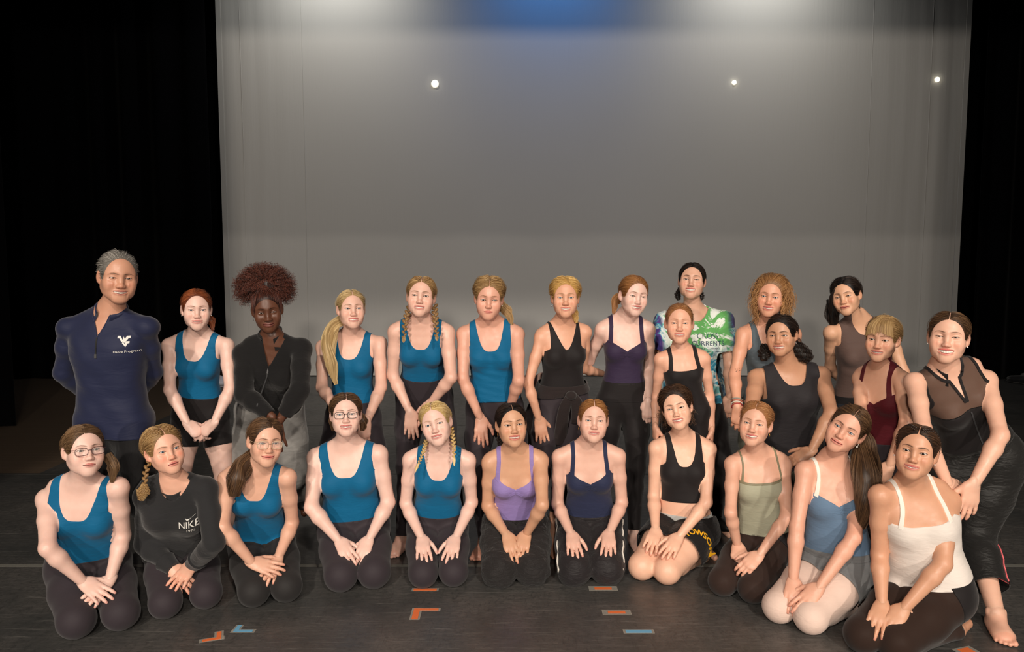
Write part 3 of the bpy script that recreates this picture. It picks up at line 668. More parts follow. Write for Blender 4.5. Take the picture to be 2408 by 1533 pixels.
def eye_mesh(mats):
    nu, nv = 16, 12; V = []; fm = []; Q = []
    A = np.concatenate([[0.0, .22, .225, .50, .51], np.linspace(.62, math.pi, nv - 4)])
    for a in A:
        for j in range(nu):
            t = 2 * math.pi * j / nu; rr = EYE_R * (1 + (.03 if a < .50 else 0))
            V.append((rr * math.sin(a) * math.cos(t), -rr * math.cos(a), rr * math.sin(a) * math.sin(t)))
    for i in range(len(A) - 1):
        for j in range(nu):
            Q.append([i * nu + j, i * nu + (j + 1) % nu, (i + 1) * nu + (j + 1) % nu, (i + 1) * nu + j]); fm.append(2 if i < 1 else (1 if i < 3 else 0))
    return mesh_data('eye', np.array(V), np.array(Q), mats, fm)

def teeth_mesh(info, mat):
    w, up, op = info['w'] * .86, info['up'], info['op']; mb = MB(); n = 9
    ed = np.linspace(-w, w, n + 1)
    for i in range(n):
        a, b = ed[i] + .0002, ed[i + 1] - .0002; V = []
        for k in range(4):
            x = a + (b - a) * k / 3; bul = .0006 * math.sin(math.pi * k / 3)
            y = info['lip_y'](x) + .0022 - bul; zc = -.0655 + up * abs(x / info['w']) ** 1.7
            for z in (zc + op + .004, zc, zc - op * .55 - .0008): V.append((x, y, z))
        F = [[k * 3 + j, k * 3 + j + 1, k * 3 + 4 + j, k * 3 + 3 + j] for k in range(3) for j in range(2)]
        V = np.array(V); mb.put(V, F)
    return mb.data('teeth', mat)

# ------------------------------------------------------------------ hands and feet (made once, placed many times)
def build_hand(bend, spread, thumb=(.62, .75, -.28), tb=.25):
    F = Field(np.arange(-.062, .085, .0040), np.arange(-.052, .176, .0044), np.arange(-.085, .034, .0040))
    L = [(p_ell((0, -.006, 0), (.0240, .034, .0180)), .01), (p_ell((.002, .030, 0), (.036, .040, .0135)), .02),
         (p_ell((0, .064, .001), (.039, .030, .0115)), .016), (p_ell((.022, .022, -.007), (.017, .030, .013)), .014)]
    nails = []
    for i, (bx, by, ln) in enumerate(((.0285, .082, .068), (.0095, .088, .076), (-.0095, .085, .070), (-.0275, .076, .054))):
        a = R_(spread[i]); th = 0; P = np.array([bx, by - .012, .001]); segs = (.5, .29, .21); rad = (.0098, .0088, .0079, .0066)
        sc = 1.0 if i < 3 else .88
        for j in range(3):
            th += R_(bend[j] * (1 + .12 * (i - 1))); d = np.array([math.sin(a) * math.cos(th), math.cos(a) * math.cos(th), -math.sin(th)])
            Q = P + d * (ln * segs[j] + (.012 if j == 0 else 0)); L.append((p_cone(P, Q, rad[j] * sc, rad[j + 1] * sc), .0035 if j else .007))
            P = Q
        up = np.cross(np.cross(d, (0, 0, 1)), d); nails.append(P - d * .001 + nrm(up) * .0045)
    d = nrm(thumb); P = np.array([.026, .010, -.006])
    for j, (ln, r0, r1) in enumerate(((.042, .0135, .0115), (.030, .0112, .0098), (.024, .0098, .0074))):
        Q = P + d * ln; L.append((p_cone(P, Q, r0, r1), .010 if j == 0 else .004)); P = Q
        d = nrm(d + np.array([-tb * .55, tb, -.05]))
    nails.append(P + np.array([.002, 0, .005]))
    for pr, k in L: F.add(pr, k, m=k + .012)
    V, Q, _ = F.mesh()
    nl = np.min([np.linalg.norm(V - n, axis=1) for n in nails], axis=0)
    tip = np.clip((V[:, 1] - .10) / .05, 0, 1)
    kn = np.exp(-((V[:, 1] - .085) / .008) ** 2)
    t = np.stack([np.clip(1.6 - nl / .0042, 0, 1) * .55, 0 * nl, np.clip(.5 * tip + .35 * kn, 0, 1)], 1)
    return V, Q, t
HANDS = dict(flat=build_hand((6, 10, 8), (7, 2, -3, -9)), wide=build_hand((4, 8, 6), (13, 4, -5, -15), (.85, .6, -.2)),
             soft=build_hand((22, 26, 18), (4, 1, -2, -5)), fist=build_hand((62, 75, 45), (2, 0, -2, -4), (.35, .85, -.5), .1),
             clasp=build_hand((35, 40, 22), (2, 0, -1, -3), (.55, .8, -.3)))

def build_foot():
    F = Field(np.arange(-.06, .062, .0042), np.arange(-.075, .185, .0042), np.arange(-.006, .16, .0042))
    L = [(p_ell((0, -.035, .030), (.031, .034, .030)), .02), (p_cone((0, -.006, .066), (0, -.006, .082), .032, .029), .02),
         (p_cone((.004, -.01, .062), (.010, .085, .026), .032, .024), .03), (p_ell((.004, .090, .019), (.043, .045, .019)), .03),
         (p_ell((-.012, .03, .018), (.028, .07, .018)), .03)]
    for s in (-1, 1): L.append((p_ell((s * .030, -.008, .078), (.010, .012, .014)), .012))
    for x, y, r in ((.030, .142, .0125), (.010, .148, .0092), (-.006, .141, .0088), (-.020, .131, .0084), (-.033, .118, .0080)):
        L.append((p_cone((x * .9, y - .04, r + .006), (x, y, r), r, r), .006))
    for pr, k in L: F.add(pr, k, m=k + .012)
    F.f = np.maximum(F.f, -(F.zs[None, None, :] - .0005))
    V, Q, _ = F.mesh()
    return V, Q, np.stack([0 * V[:, 0], 0 * V[:, 0], np.clip(.2 + .6 * (V[:, 1] > .11), 0, 1)], 1)
FOOT = build_foot()

# ------------------------------------------------------------------ bodies
TORSO = np.array([  # height above hip line, half width, front depth, back depth
    (-.10, .085, .060, .085), (-.05, .138, .088, .112), (.0, .158, .096, .118), (.05, .158, .096, .114), (.11, .146, .092, .100), (.17, .128, .088, .086),
    (.22, .119, .086, .080), (.28, .124, .090, .086), (.34, .135, .093, .094), (.39, .141, .088, .098), (.43, .138, .076, .094), (.465, .112, .060, .076), (.50, .070, .046, .056), (.53, .050, .04, .045)])
TORSO_M = np.array([
    (-.10, .085, .065, .085), (-.05, .135, .090, .105), (.0, .150, .098, .110), (.05, .152, .100, .108), (.11, .148, .100, .100), (.17, .142, .098, .094),
    (.22, .140, .098, .092), (.28, .148, .102, .098), (.34, .160, .108, .104), (.39, .166, .102, .108), (.43, .160, .086, .104), (.465, .125, .066, .084), (.50, .078, .05, .06), (.53, .056, .045, .05)])

class Torso:
    def __init__(t, J, s, to_len, bow=0.0, offs=0.0):
        t.s = s; t.P = (J['h0'] + J['h1']) / 2; t.C = (J['s0'] + J['s1']) / 2
        t.len = np.linalg.norm(t.C - t.P); t.U = (t.C - t.P) / t.len; t.k = t.len / .46
        t.bow = bow
        def fr(a):
            X = nrm(a - (a @ t.U) * t.U); return X, np.cross(X, t.U)
        t.Xh, t.Fh = fr(J['h1'] - J['h0']); t.Xs, t.Fs = fr(J['s1'] - J['s0'])
        X = nrm(t.Xh + t.Xs); t.X, t.F = X, np.cross(X, t.U)
    def local(t, X, Y, Z):
        dx, dy, dz = X - t.P[0], Y - t.P[1], Z - t.P[2]
        dot = lambda a: dx * a[0] + dy * a[1] + dz * a[2]
        h = dot(t.U) / t.k; w = np.clip(h / .46, 0, 1)
        u = dot(t.Xh) * (1 - w) + dot(t.Xs) * w; v = dot(t.Fh) * (1 - w) + dot(t.Fs) * w
        if t.bow: v = v + t.bow * 4 * w * (1 - w)
        return u, v, h
    def at(t, u, v, h):
        w = min(max(h / .46, 0), 1); X = t.Xh * (1 - w) + t.Xs * w; F = t.Fh * (1 - w) + t.Fs * w
        return t.P + t.U * h * t.k + X * u + F * (v - t.bow * 4 * w * (1 - w))
    def prim(t, tab, sx, sy, g=0.0, lo_h=None):
        hh, a, bf, bb = tab.T; sc = t.s
        a = a * sc * sx + g; bf = bf * sc * sy + g; bb = bb * sc * sy + g
        h0, h1 = hh[0] if lo_h is None else lo_h, hh[-1]
        def f(X, Y, Z):
            u, v, h = t.local(X, Y, Z)
            hc = np.clip(h, h0, h1)
            A = np.interp(hc, hh, a); B = np.where(v > 0, np.interp(hc, hh, bf), np.interp(hc, hh, bb))
            n = 2.3
            uu, vv = np.abs(u) / A + 1e-5, np.abs(v) / B + 1e-5
            q = (uu ** n + vv ** n) ** (1 / n)
            gr = np.sqrt((uu ** (n - 1) / A) ** 2 + (vv ** (n - 1) / B) ** 2) * q ** (1 - n)
            d = np.clip((q - 1) / np.maximum(gr, 1e-3), -.12, .3)
            w = (h - hc) * t.k
            return np.where(np.abs(w) > 0, np.sqrt(np.maximum(d, 0) ** 2 + w * w) + np.minimum(d, 0), d).astype(np.float32)
        ends = np.array([t.at(x, y, z) for x in (-a.max(), a.max()) for y in (-bb.max(), bf.max()) for z in (h0 - .02, h1 + .02)])
        return f, ends.min(0), ends.max(0)

def seg_param(V, a, b):
    v = b - a; t = np.clip((V - a) @ v / (v @ v), 0, 1); return t, np.linalg.norm(V - a - t[:, None] * v, axis=1)

GROUPS = ('torso', 'arm0', 'arm1', 'leg0', 'leg1')
def body_fields(J, P, res, infl=None, parts=GROUPS, fold=None, neck=True, hands_stub=True):
    """one distance grid per limb group; infl widens them for loose clothes"""
    s, w = P['s'], P.get('w', 1.0); infl = infl or {}
    gT, gA, gL = infl.get('torso', 0), infl.get('arm', 0), infl.get('leg', 0)
    T = Torso(J, s, None, P.get('bow', 0.0))
    pts = []
    if 'torso' in parts: pts += [T.at(0, 0, -.12), T.at(0, 0, .50), J['h0'], J['h1'], J['s0'], J['s1']] + ([J['neck']] if neck else [])
    for i in '01':
        if 'arm' + i in parts: pts += [J['s' + i], J['e' + i], J['w' + i]]
        if 'leg' + i in parts: pts += [J['h' + i], J['k' + i], J['a' + i], J['t' + i]]
    pts = np.array(pts); pad = .17 * max(s, 1) * (.5 + .5 * w) + max(gT, gL)
    if 'torso' not in parts: pad = .11 + max(gA, gL)
    lo, hi = pts.min(0) - pad, pts.max(0) + pad; lo[2] = max(lo[2], -.02)
    ax = [np.arange(l, h, res) for l, h in zip(lo, hi)]
    fem = not P.get('male'); tw = .45 + .55 * w
    out = {}
    def new(): return Field(*ax)
    bu = P.get('bust', 1.0)
    if 'torso' in parts:
        F = new(); F.add(T.prim(TORSO if fem else TORSO_M, P.get('tw', 1) * w, P.get('td', 1) * w, gT), .03, m=.10)
        if fem:
            R = np.stack([T.X, T.F, T.U], 1)
            for sg in (-1, 1):
                F.add(p_ell(T.at(sg * .066 * s * w, .066 * s * w, .335), np.array([.057, .050, .057]) * s * bu + gT, R), .03, m=.07)
        for sg, i in ((-1, '0'), (1, '1')):
            F.add(p_ell(T.at(sg * .070 * s * w, -.055 * s * w, -.01), np.array([.078, .075, .085]) * s * w + gT), .04, m=.08)
            F.add(p_cone(T.at(sg * .045 * s, -.018 * s, .478), J['s' + i], .040 * s * tw + gT * .6, .043 * s * tw + gT * .7), .035, m=.07)
            F.add(p_cone(T.at(0, -.02 * s, .560), T.at(sg * .125 * s, -.018 * s, .478), .034 * s, .031 * s * tw + gT * .4), .045, m=.08)
            if not gT: F.add(p_cone(T.at(sg * .018 * s, .040 * s, .478), T.at(sg * .125 * s, .008 * s, .492), .0075, .0075), .022, m=.03)
        if neck: F.add(p_cone(T.at(0, -.012 * s, .475), J['neck'], .0485 * s * tw * P.get('nk', 1), .0465 * s * tw * P.get('nk', 1)), .03, m=.07)
        out['torso'] = F
    for i in '01':
        if 'arm' + i in parts:
            F = new(); aw = P.get('aw', 1.0) * tw * s; a, e, h = J['s' + i], J['e' + i], J['w' + i]
            m1 = a + (e - a) * .45; m2 = e + (h - e) * .28
            g0 = gA * infl.get('shoulder', .4)
            F.add(p_ell(a, np.full(3, .047 * aw + g0)), .02, m=.06)
            F.add(p_cone(a, m1, .0425 * aw + g0, .0380 * aw + gA * .75), .02, m=.06)
            F.add(p_cone(m1, e, .0380 * aw + gA * .75, .0325 * aw + gA), .02, m=.06)
            F.add(p_cone(e, m2, .0325 * aw + gA, .0345 * aw + gA), .02, m=.06)
            F.add(p_cone(m2, h, .0345 * aw + gA, .0225 * s + gA * infl.get('cuff', .6)), .02, m=.06)
            out['arm' + i] = F
        if 'leg' + i in parts:
            F = new(); lw = P.get('lw', 1.0) * tw * s; a, k, e, t = J['h' + i], J['k' + i], J['a' + i], J['t' + i]
            m1 = a + (k - a) * .45; back = nrm((a - k) / np.linalg.norm(a - k) + (e - k) / np.linalg.norm(e - k) + 1e-6 * np.ones(3))
            kneel = P.get('kneel', False)
            m2 = k + (e - k) * .30 + (0 if kneel else 1) * back * .010 * s
            r0, r1, r2, r3 = (.090, .086, .070, .070) if kneel else (.086, .077, .0545, .056)
            F.add(p_cone(a, m1, r0 * lw + gL, r1 * lw + gL), .03, m=.08)
            F.add(p_cone(m1, k, r1 * lw + gL, r2 * lw + gL), .03, m=.08)
            F.add(p_ell(k, np.full(3, r3 * lw + gL * .9)), .02, m=.06)
            F.add(p_cone(k, m2, .050 * lw + gL, .051 * lw + gL), .02 if not kneel else .012, m=.06)
            F.add(p_cone(m2, e, .051 * lw + gL, .033 * s + gL * infl.get('hem', .9)), .02, m=.06)
            if not infl.get('nofoot') and not P.get('foot' + i):
                F.add(p_cone(e + (e - t) * .12 - np.array([0, 0, .03 * s * (not kneel)]), t - np.array([0, 0, 0.0]), .031 * s, .023 * s), .02, m=.05)
            out['leg' + i] = F
    return T, out, ax

def combine(out, armk=.005, legk=.035):
    f = None
    for g in ('torso', 'leg0', 'leg1', 'arm0', 'arm1'):
        if g not in out: continue
        q = out[g].f
        if f is None: f = q.copy()
        else:
            k = legk if g == 'leg0' else armk
            if g == 'leg1' and 'torso' in out:                # keep the cleft between the legs
                f = smin(f, q, .012); f = np.minimum(f, smin(out['torso'].f, q, legk))
            else: f = smin(f, q, k)
    return f

def sines(seed, V, n=4, freq=28, stretch=(1, 1, 1)):
    rng = np.random.RandomState(seed); o = 0
    for _ in range(n):
        k = rng.normal(size=3) * freq * np.array(stretch); o = o + np.sin(V @ k + rng.rand() * 6 + 1.2 * np.sin(V @ (rng.normal(size=3) * freq * .4)))
    return o / n

# ------------------------------------------------------------------ hair
HC = np.array([0, .012, .030])
class Scalp:
    """the skull as seen from its centre: radius by direction, hairline, and the surface hair lies on"""
    def __init__(s, skull, zf=.078, ax=.0665, ys=-.003, th=.009, top=0.0, nape=-.075, ear=.022, part=None, full=0.0):
        h = np.concatenate([np.linspace(0, math.pi - .2, 32), math.pi - np.array([.16, .12, .085, .06, .04, .025, .012, 0.0])]); ph = np.concatenate([-h[::-1], h[1:]]); s.ph = ph
        s.nt, s.np_ = 44, len(ph) - 1; th_ = np.linspace(.02, math.pi - .02, s.nt)
        A, B = np.meshgrid(th_, ph, indexing='ij'); s.D = np.stack([np.sin(A) * np.sin(B), np.sin(A) * np.cos(B), np.cos(A)], -1)
        s.R = skull_r(skull, s.D.reshape(-1, 3), HC).reshape(A.shape); s.p = dict(zf=zf, ax=ax, ys=ys, nape=nape, ear=ear)
        s.th, s.top, s.full, s.part = th, top, full, part
    def radius(s, D):
        a = (np.arccos(np.clip(D[:, 2], -1, 1)) - .02) / (math.pi - .04) * (s.nt - 1); b = np.interp(np.arctan2(D[:, 0], D[:, 1]), s.ph, np.arange(s.np_ + 1))
        a = np.clip(a, 0, s.nt - 1.001); b = np.clip(b, 0, s.np_ - .001); i, j = a.astype(int), b.astype(int); f, g = a - i, b - j
        return (s.R[i, j] * (1 - f) + s.R[i + 1, j] * f) * (1 - g) + (s.R[i, j + 1] * (1 - f) + s.R[i + 1, j + 1] * f) * g
    def line(s, P):
        x, y, z = P.T; q = s.p; zc = -.010
        e = np.sqrt((x / q['ax']) ** 2 + ((z - zc) / (q['zf'] - zc)) ** 2)
        m1 = np.maximum((e - 1) * .07, y - q['ys'])
        zl = np.interp(y, [-.05, -.008, .002, .030, .044, .1], [-.008, -.008, q['ear'] - .004, q['ear'], q['nape'] + .02, q['nape']])
        m = np.minimum(m1, z - zl)
        if s.part is not None:
            px, w, back = s.part; m = np.minimum(m, np.maximum(np.abs(x - px) - w, np.maximum(y - back, .0)))
        return m
    def lift(s, P, m):
        x, y, z = P.T
        up = np.clip((z - .02) / .07, 0, 1)
        return .0012 + (s.th + s.top * up + s.full * np.clip(np.abs(x) / .07, 0, 1) * np.clip((z + .02) / .06, 0, 1)) * np.clip(m / .032, 0, 1) ** .85
    def surf(s, D, extra=0.0):
        P = HC + D * s.radius(D)[:, None]; m = s.line(P); return P + D * (s.lift(P, m) + extra)[:, None], m
    def cap(s, tie):
        D = s.D.reshape(-1, 3); P, m = s.surf(D)
        n = s.np_ + 1; Q = np.array([[i * n + j, i * n + j + 1, (i + 1) * n + j + 1, (i + 1) * n + j] for i in range(s.nt - 1) for j in range(s.np_)])
        N = D.copy(); T, bi, bj, bt = clip_tris(tris_of(Q)[:, ::-1], m)
        P2 = P[bi] * (1 - bt)[:, None] + P[bj] * bt[:, None]
        return P2, T, s.flow(P2, tie)
    def flow(s, P, tie):
        t = nrm(np.asarray(tie) - HC); a = nrm(np.cross(t, (0, .2, 1))); b = np.cross(t, a); d = P - HC; d = d / np.linalg.norm(d, axis=1)[:, None]
        return np.stack([np.arctan2(d @ a, d @ b) / 3, d @ t, 0 * d[:, 0]], 1)
    def comb(s, rng, n, tie, side=.6, k=12, mess=.0012, front=.5, fly=.06):
        """strands lying on the cap from the hairline to where the hair is tied"""
        D = rng.normal(size=(n * 5, 3)); D /= np.linalg.norm(D, axis=1)[:, None]
        P, m = s.surf(D); ok = m > .0005
        w = np.where(m < .02, 1.0, front) * ok; D = D[rng.rand(len(D)) < w][:n]; n = len(D)
        t = nrm(np.asarray(tie) - HC); sx = np.sign(D[:, 0] - (s.part[0] if s.part else 0)) * np.clip(np.abs(D[:, 0]) * 8 + .35, 0, 1)
        dm = np.stack([sx * .95, D[:, 1] * .35 + .15, D[:, 2] * .45 + .08], 1); dm /= np.linalg.norm(dm, axis=1)[:, None]
        wgt = side * np.clip(1 - (D @ t) * .8, 0, 1); dm = dm * wgt[:, None] + (D + t) * .5 * (1 - wgt)[:, None]
        u = np.linspace(0, 1, k)[None, :, None]; C = (1 - u) ** 2 * D[:, None] + 2 * u * (1 - u) * dm[:, None] + u * u * t
        C = C / np.linalg.norm(C, axis=2)[..., None]
        ex = rng.rand(n, 1) * .0022 + mess * np.sin(rng.rand(n, 1) * 6 + np.linspace(0, 5, k)[None])
        f = rng.rand(n) < fly; ex = ex + (f * rng.rand(n) * .010)[:, None] * np.sin(np.linspace(0, 2.6, k))[None]
        Pp, m = s.surf(C.reshape(-1, 3), ex.ravel())
        return Pp.reshape(n, k, 3)
    def on(s, x, y, z, extra=0.0):
        d = nrm(np.array([x, y, z]) - HC)[None]; return s.surf(d, extra)[0][0]

def tail(path, r, n, rng, k=22, wave=.0, curl=0.0, cf=10, spread=1.0, shag=.12):
    """a ponytail: a tapered core and strands that follow it; r lists radii along the path"""
    C = bez(path, k); rr = np.interp(np.linspace(0, 1, k), np.linspace(0, 1, len(r)), r)
    T = np.gradient(C, axis=0); T /= np.linalg.norm(T, axis=1)[:, None]
    a = np.cross(T, (0.2, 1, .1)); a /= np.linalg.norm(a, axis=1)[:, None]; b = np.cross(T, a)
    mb = MB(); mb.tube(C, rr * .86, 12, flat=.75, up=(0, -1, .2))
    out = []
    q = np.sqrt(rng.rand(n)) * spread; ph = rng.rand(n) * 6.283
    for i in range(n):
        e = k if rng.rand() > .45 else int(k * (.72 + .28 * rng.rand()))
        t = np.arange(e) / (k - 1)
        p2 = ph[i] + .25 * np.sin(t * 4 + ph[i]); rad = rr[:e] * q[i] * (1 + shag * np.sin(t * 9 + ph[i] * 3))
        P = C[:e] + a[:e] * (rad * np.cos(p2))[:, None] + b[:e] * (rad * .8 * np.sin(p2))[:, None]
        if wave: P = P + a[:e] * (wave * np.sin(t * cf + ph[i] * .5))[:, None]
        if curl: P = P + a[:e] * (curl * np.cos(t * cf * 4 + ph[i] * 5))[:, None] + b[:e] * (curl * np.sin(t * cf * 4 + ph[i] * 5))[:, None]
        out.append(P)
    return mb, out

def braid(mb, path, r, step=None, view=(0, -1, 0)):
    C0 = bez(path, 60); L = np.linalg.norm(np.diff(C0, axis=0), axis=1).sum(); rr = np.atleast_1d(np.asarray(r, float))
    n = max(int(L / (step or rr.mean() * .85)), 3); C = bez(path, n)
    T = np.gradient(C, axis=0); T /= np.linalg.norm(T, axis=1)[:, None]; v = nrm(view)
    rs = np.interp(np.linspace(0, 1, n), np.linspace(0, 1, len(rr)), rr)
    for i in range(n):
        sg = 1 if i % 2 else -1; t = T[i]; s = nrm(np.cross(t, v)); u = np.cross(s, t); d = nrm(t * .75 + s * sg * -.65); e = np.cross(d, u)
        mb.ball(C[i] + s * sg * rs[i] * .42, (rs[i] * 1.0, rs[i] * .55, rs[i] * .55), np.stack([d, e, u], 1), 8, 6)

def curls(rng, roots, dirs, length, amp=.006, turns=5, k=22, droop=.0, pull=None):
    n = len(roots); L = length * (.7 + .5 * rng.rand(n)); t = np.linspace(0, 1, k)
    out = []
    for i in range(n):
        d = nrm(dirs[i] + rng.normal(size=3) * .18); a = nrm(np.cross(d, (.3, .2, 1))); b = np.cross(d, a); ph = rng.rand() * 6.28
        P = roots[i] + d * (L[i] * t)[:, None] + np.array([0, 0, -1.0]) * (droop * t ** 2)[:, None]
        am = amp * (.6 + .8 * rng.rand()) * np.clip(t * 4, 0, 1); w = turns * (.7 + .6 * rng.rand()) * 6.28
        out.append(P + a * (am * np.cos(w * t + ph))[:, None] + b * (am * np.sin(w * t + ph))[:, None])
    return out

# ------------------------------------------------------------------ a person
MATS = {}
def mat(key, fn, *a, **k):
    if key not in MATS: MATS[key] = fn(key, *a, **k)
    return MATS[key]
M_EW = m_plain('eye_white', (206, 196, 190), .22); M_PU = m_plain('pupil', (6, 6, 6), .1)
M_TEETH = m_plain('tooth_enamel', (240, 232, 218), .22)
IRIS = {k: m_plain('iris_' + k, c, .15) for k, c in dict(blue=(62, 82, 98), brown=(46, 30, 20), hazel=(70, 60, 40)).items()}
M_GOLD = m_plain('gold', (214, 170, 92), .25, 1.0); M_SILVER = m_plain('silver', (205, 205, 208), .2, 1.0); M_PEARL = m_plain('pearl', (235, 230, 224), .2)
def sstep(x): x = np.clip(x, 0, 1); return x * x * (3 - 2 * x)

class Surf:
    """a surface with the coordinates clothes are cut by"""
    def __init__(s, pr, V, Q, idx, out):
        J, sc, T = pr.J, pr.s, pr.T
        s.V, s.Q, s.N, s.pr = V, Q, normals(V, Q), pr
        u, v, h = T.local(*V.T); s.u, s.v, s.h = u / sc / pr.P.get('w', 1.0) ** .7, v / sc, h; s.au = np.abs(s.u); s.front = s.v > 0
        big = np.full(len(V), .25); g = lambda k: at_cells(out[k].f, idx) if k in out else big
        s.dT = g('torso'); s.dA = np.minimum(g('arm0'), g('arm1')); l0, l1 = g('leg0'), g('leg1'); s.dL = np.minimum(l0, l1)
        s.L = np.zeros(len(V)); L = []
        for i, d in (('0', l0), ('1', l1)):
            ta, da = seg_param(V, J['h' + i], J['k' + i]); tb, db = seg_param(V, J['k' + i], J['a' + i])
            L.append(np.where(da - .02 < db, ta * .40, .40 + tb * .385))
        s.L = np.where(l0 < l1, L[0], L[1])
        A = []
        for i in '01':
            ta, da = seg_param(V, J['s' + i], J['e' + i]); tb, db = seg_param(V, J['e' + i], J['w' + i])
            A.append((np.where(da < db, ta * .275, .275 + tb * .232), np.minimum(da, db)))
        s.A = np.where(A[0][1] < A[1][1], A[0][0], A[1][0])

def refine(S, m, n=2, reach=.012):
    """a finer copy of the part of a surface around a narrow strip"""
    T = tris_of(S.Q); T = T[(m[T] > -reach).any(1)]; used, T = np.unique(T, return_inverse=True); T = T.reshape(-1, 3)
    keys = ('V', 'N', 'u', 'v', 'h', 'dT', 'dA', 'dL', 'L', 'A'); D = {k: getattr(S, k)[used] for k in keys}
    for _ in range(n):
        E = np.sort(np.concatenate([T[:, [0, 1]], T[:, [1, 2]], T[:, [2, 0]]]), axis=1); ue, inv = np.unique(E, axis=0, return_inverse=True); inv = inv.ravel(); k = len(D['u'])
        a, b, c = (k + inv[i * len(T):(i + 1) * len(T)] for i in range(3))
        D = {q: np.concatenate([v, (v[ue[:, 0]] + v[ue[:, 1]]) / 2]) for q, v in D.items()}
        T = np.concatenate([np.stack([T[:, 0], a, c], 1), np.stack([a, T[:, 1], b], 1), np.stack([c, b, T[:, 2]], 1), np.stack([a, b, c], 1)])
    R = Surf.__new__(Surf)
    for q, v in D.items(): setattr(R, q, v)
    R.N = R.N / np.linalg.norm(R.N, axis=1)[:, None]; R.Q, R.au, R.front, R.pr = T, np.abs(R.u), R.v > 0, S.pr
    return R

def grad_fix(m, slope): return m / np.sqrt(1 + slope ** 2)

def tank(S, hb=.390, wn=.080, wo=.118, hbb=.42, low=.10, pw=3.2, ah=.345, amp=.042, top=.515):
    b = np.where(S.front, hb, hbb); q = top - b; r = np.clip(S.au / wn, 0, 3)
    m = grad_fix(b + q * r ** pw - S.h, q * pw / wn * r ** (pw - 1))
    t = np.clip((S.h - ah) / .075, 0, 1); ua = wo + amp * (1 - sstep(t))
    m = np.minimum(m, grad_fix(ua - S.au, amp / .075 * 6 * t * (1 - t)))
    return np.minimum(np.minimum(m, S.dA - S.dT + .012 + .05 * (S.h > .40)), np.minimum(S.h - low, S.dL - S.dT + .03))

def cami_line(S, kind):
    if kind == 'heart': return np.where(S.front, .342 + .060 * np.clip(S.au / .098, 0, 1.2) ** .85, .37)
    if kind == 'straight': return np.where(S.front, .385 + .012 * (S.au / .1) ** 2, .37)
    if kind == 'round': return np.where(S.front, .375 + 1.5 * S.au ** 2, .37)
def cami(S, kind='heart', low=.10, wo=.112, ah=.335):
    m = cami_line(S, kind) - S.h
    t = np.clip((S.h - ah) / .07, 0, 1); ua = wo + .048 * (1 - sstep(t))
    m = np.minimum(m, ua - S.au)
    return np.minimum(np.minimum(m, S.dA - S.dT + .012 + .05 * (S.h > .40)), np.minimum(S.h - low, S.dL - S.dT + .03))
def straps(S, side, kind='heart', x0=.100, x1=.088, w=.010):
    xc = x0 + (x1 - x0) * np.clip((S.h - .36) / .13, 0, 1)
    m = np.minimum(w - np.abs(S.au - xc), S.h - cami_line(S, kind) + .012)
    return np.minimum(np.minimum(m, S.dA - S.dT + .06), side * S.u)
def legs(S, waist=.20, end=.78, top_leg=True):
    m = np.maximum(waist - S.h, np.minimum(S.dT - S.dL, .03) if top_leg else -1)
    return np.minimum(np.minimum(m, end - S.L), S.dA - np.minimum(S.dT, S.dL) + .012)
def pullover(S, low=-.02, neck=.485, wrist=.49, wn=.062, vee=None):
    r = np.clip(S.au / wn, 0, 2); b = np.where(S.front, neck, .52)
    v = .05 if vee is None else np.where(S.front, np.maximum(S.au - .42 * np.clip(S.h - vee, 0, 1) - .001, vee - S.h), .05)
    return np.minimum(v, np.minimum(np.minimum(b + .05 * r ** 2 - S.h + .0 , np.where(S.dA < S.dT, wrist - S.A, .05)), np.where(S.dA < S.dT, .05, S.h - low)))

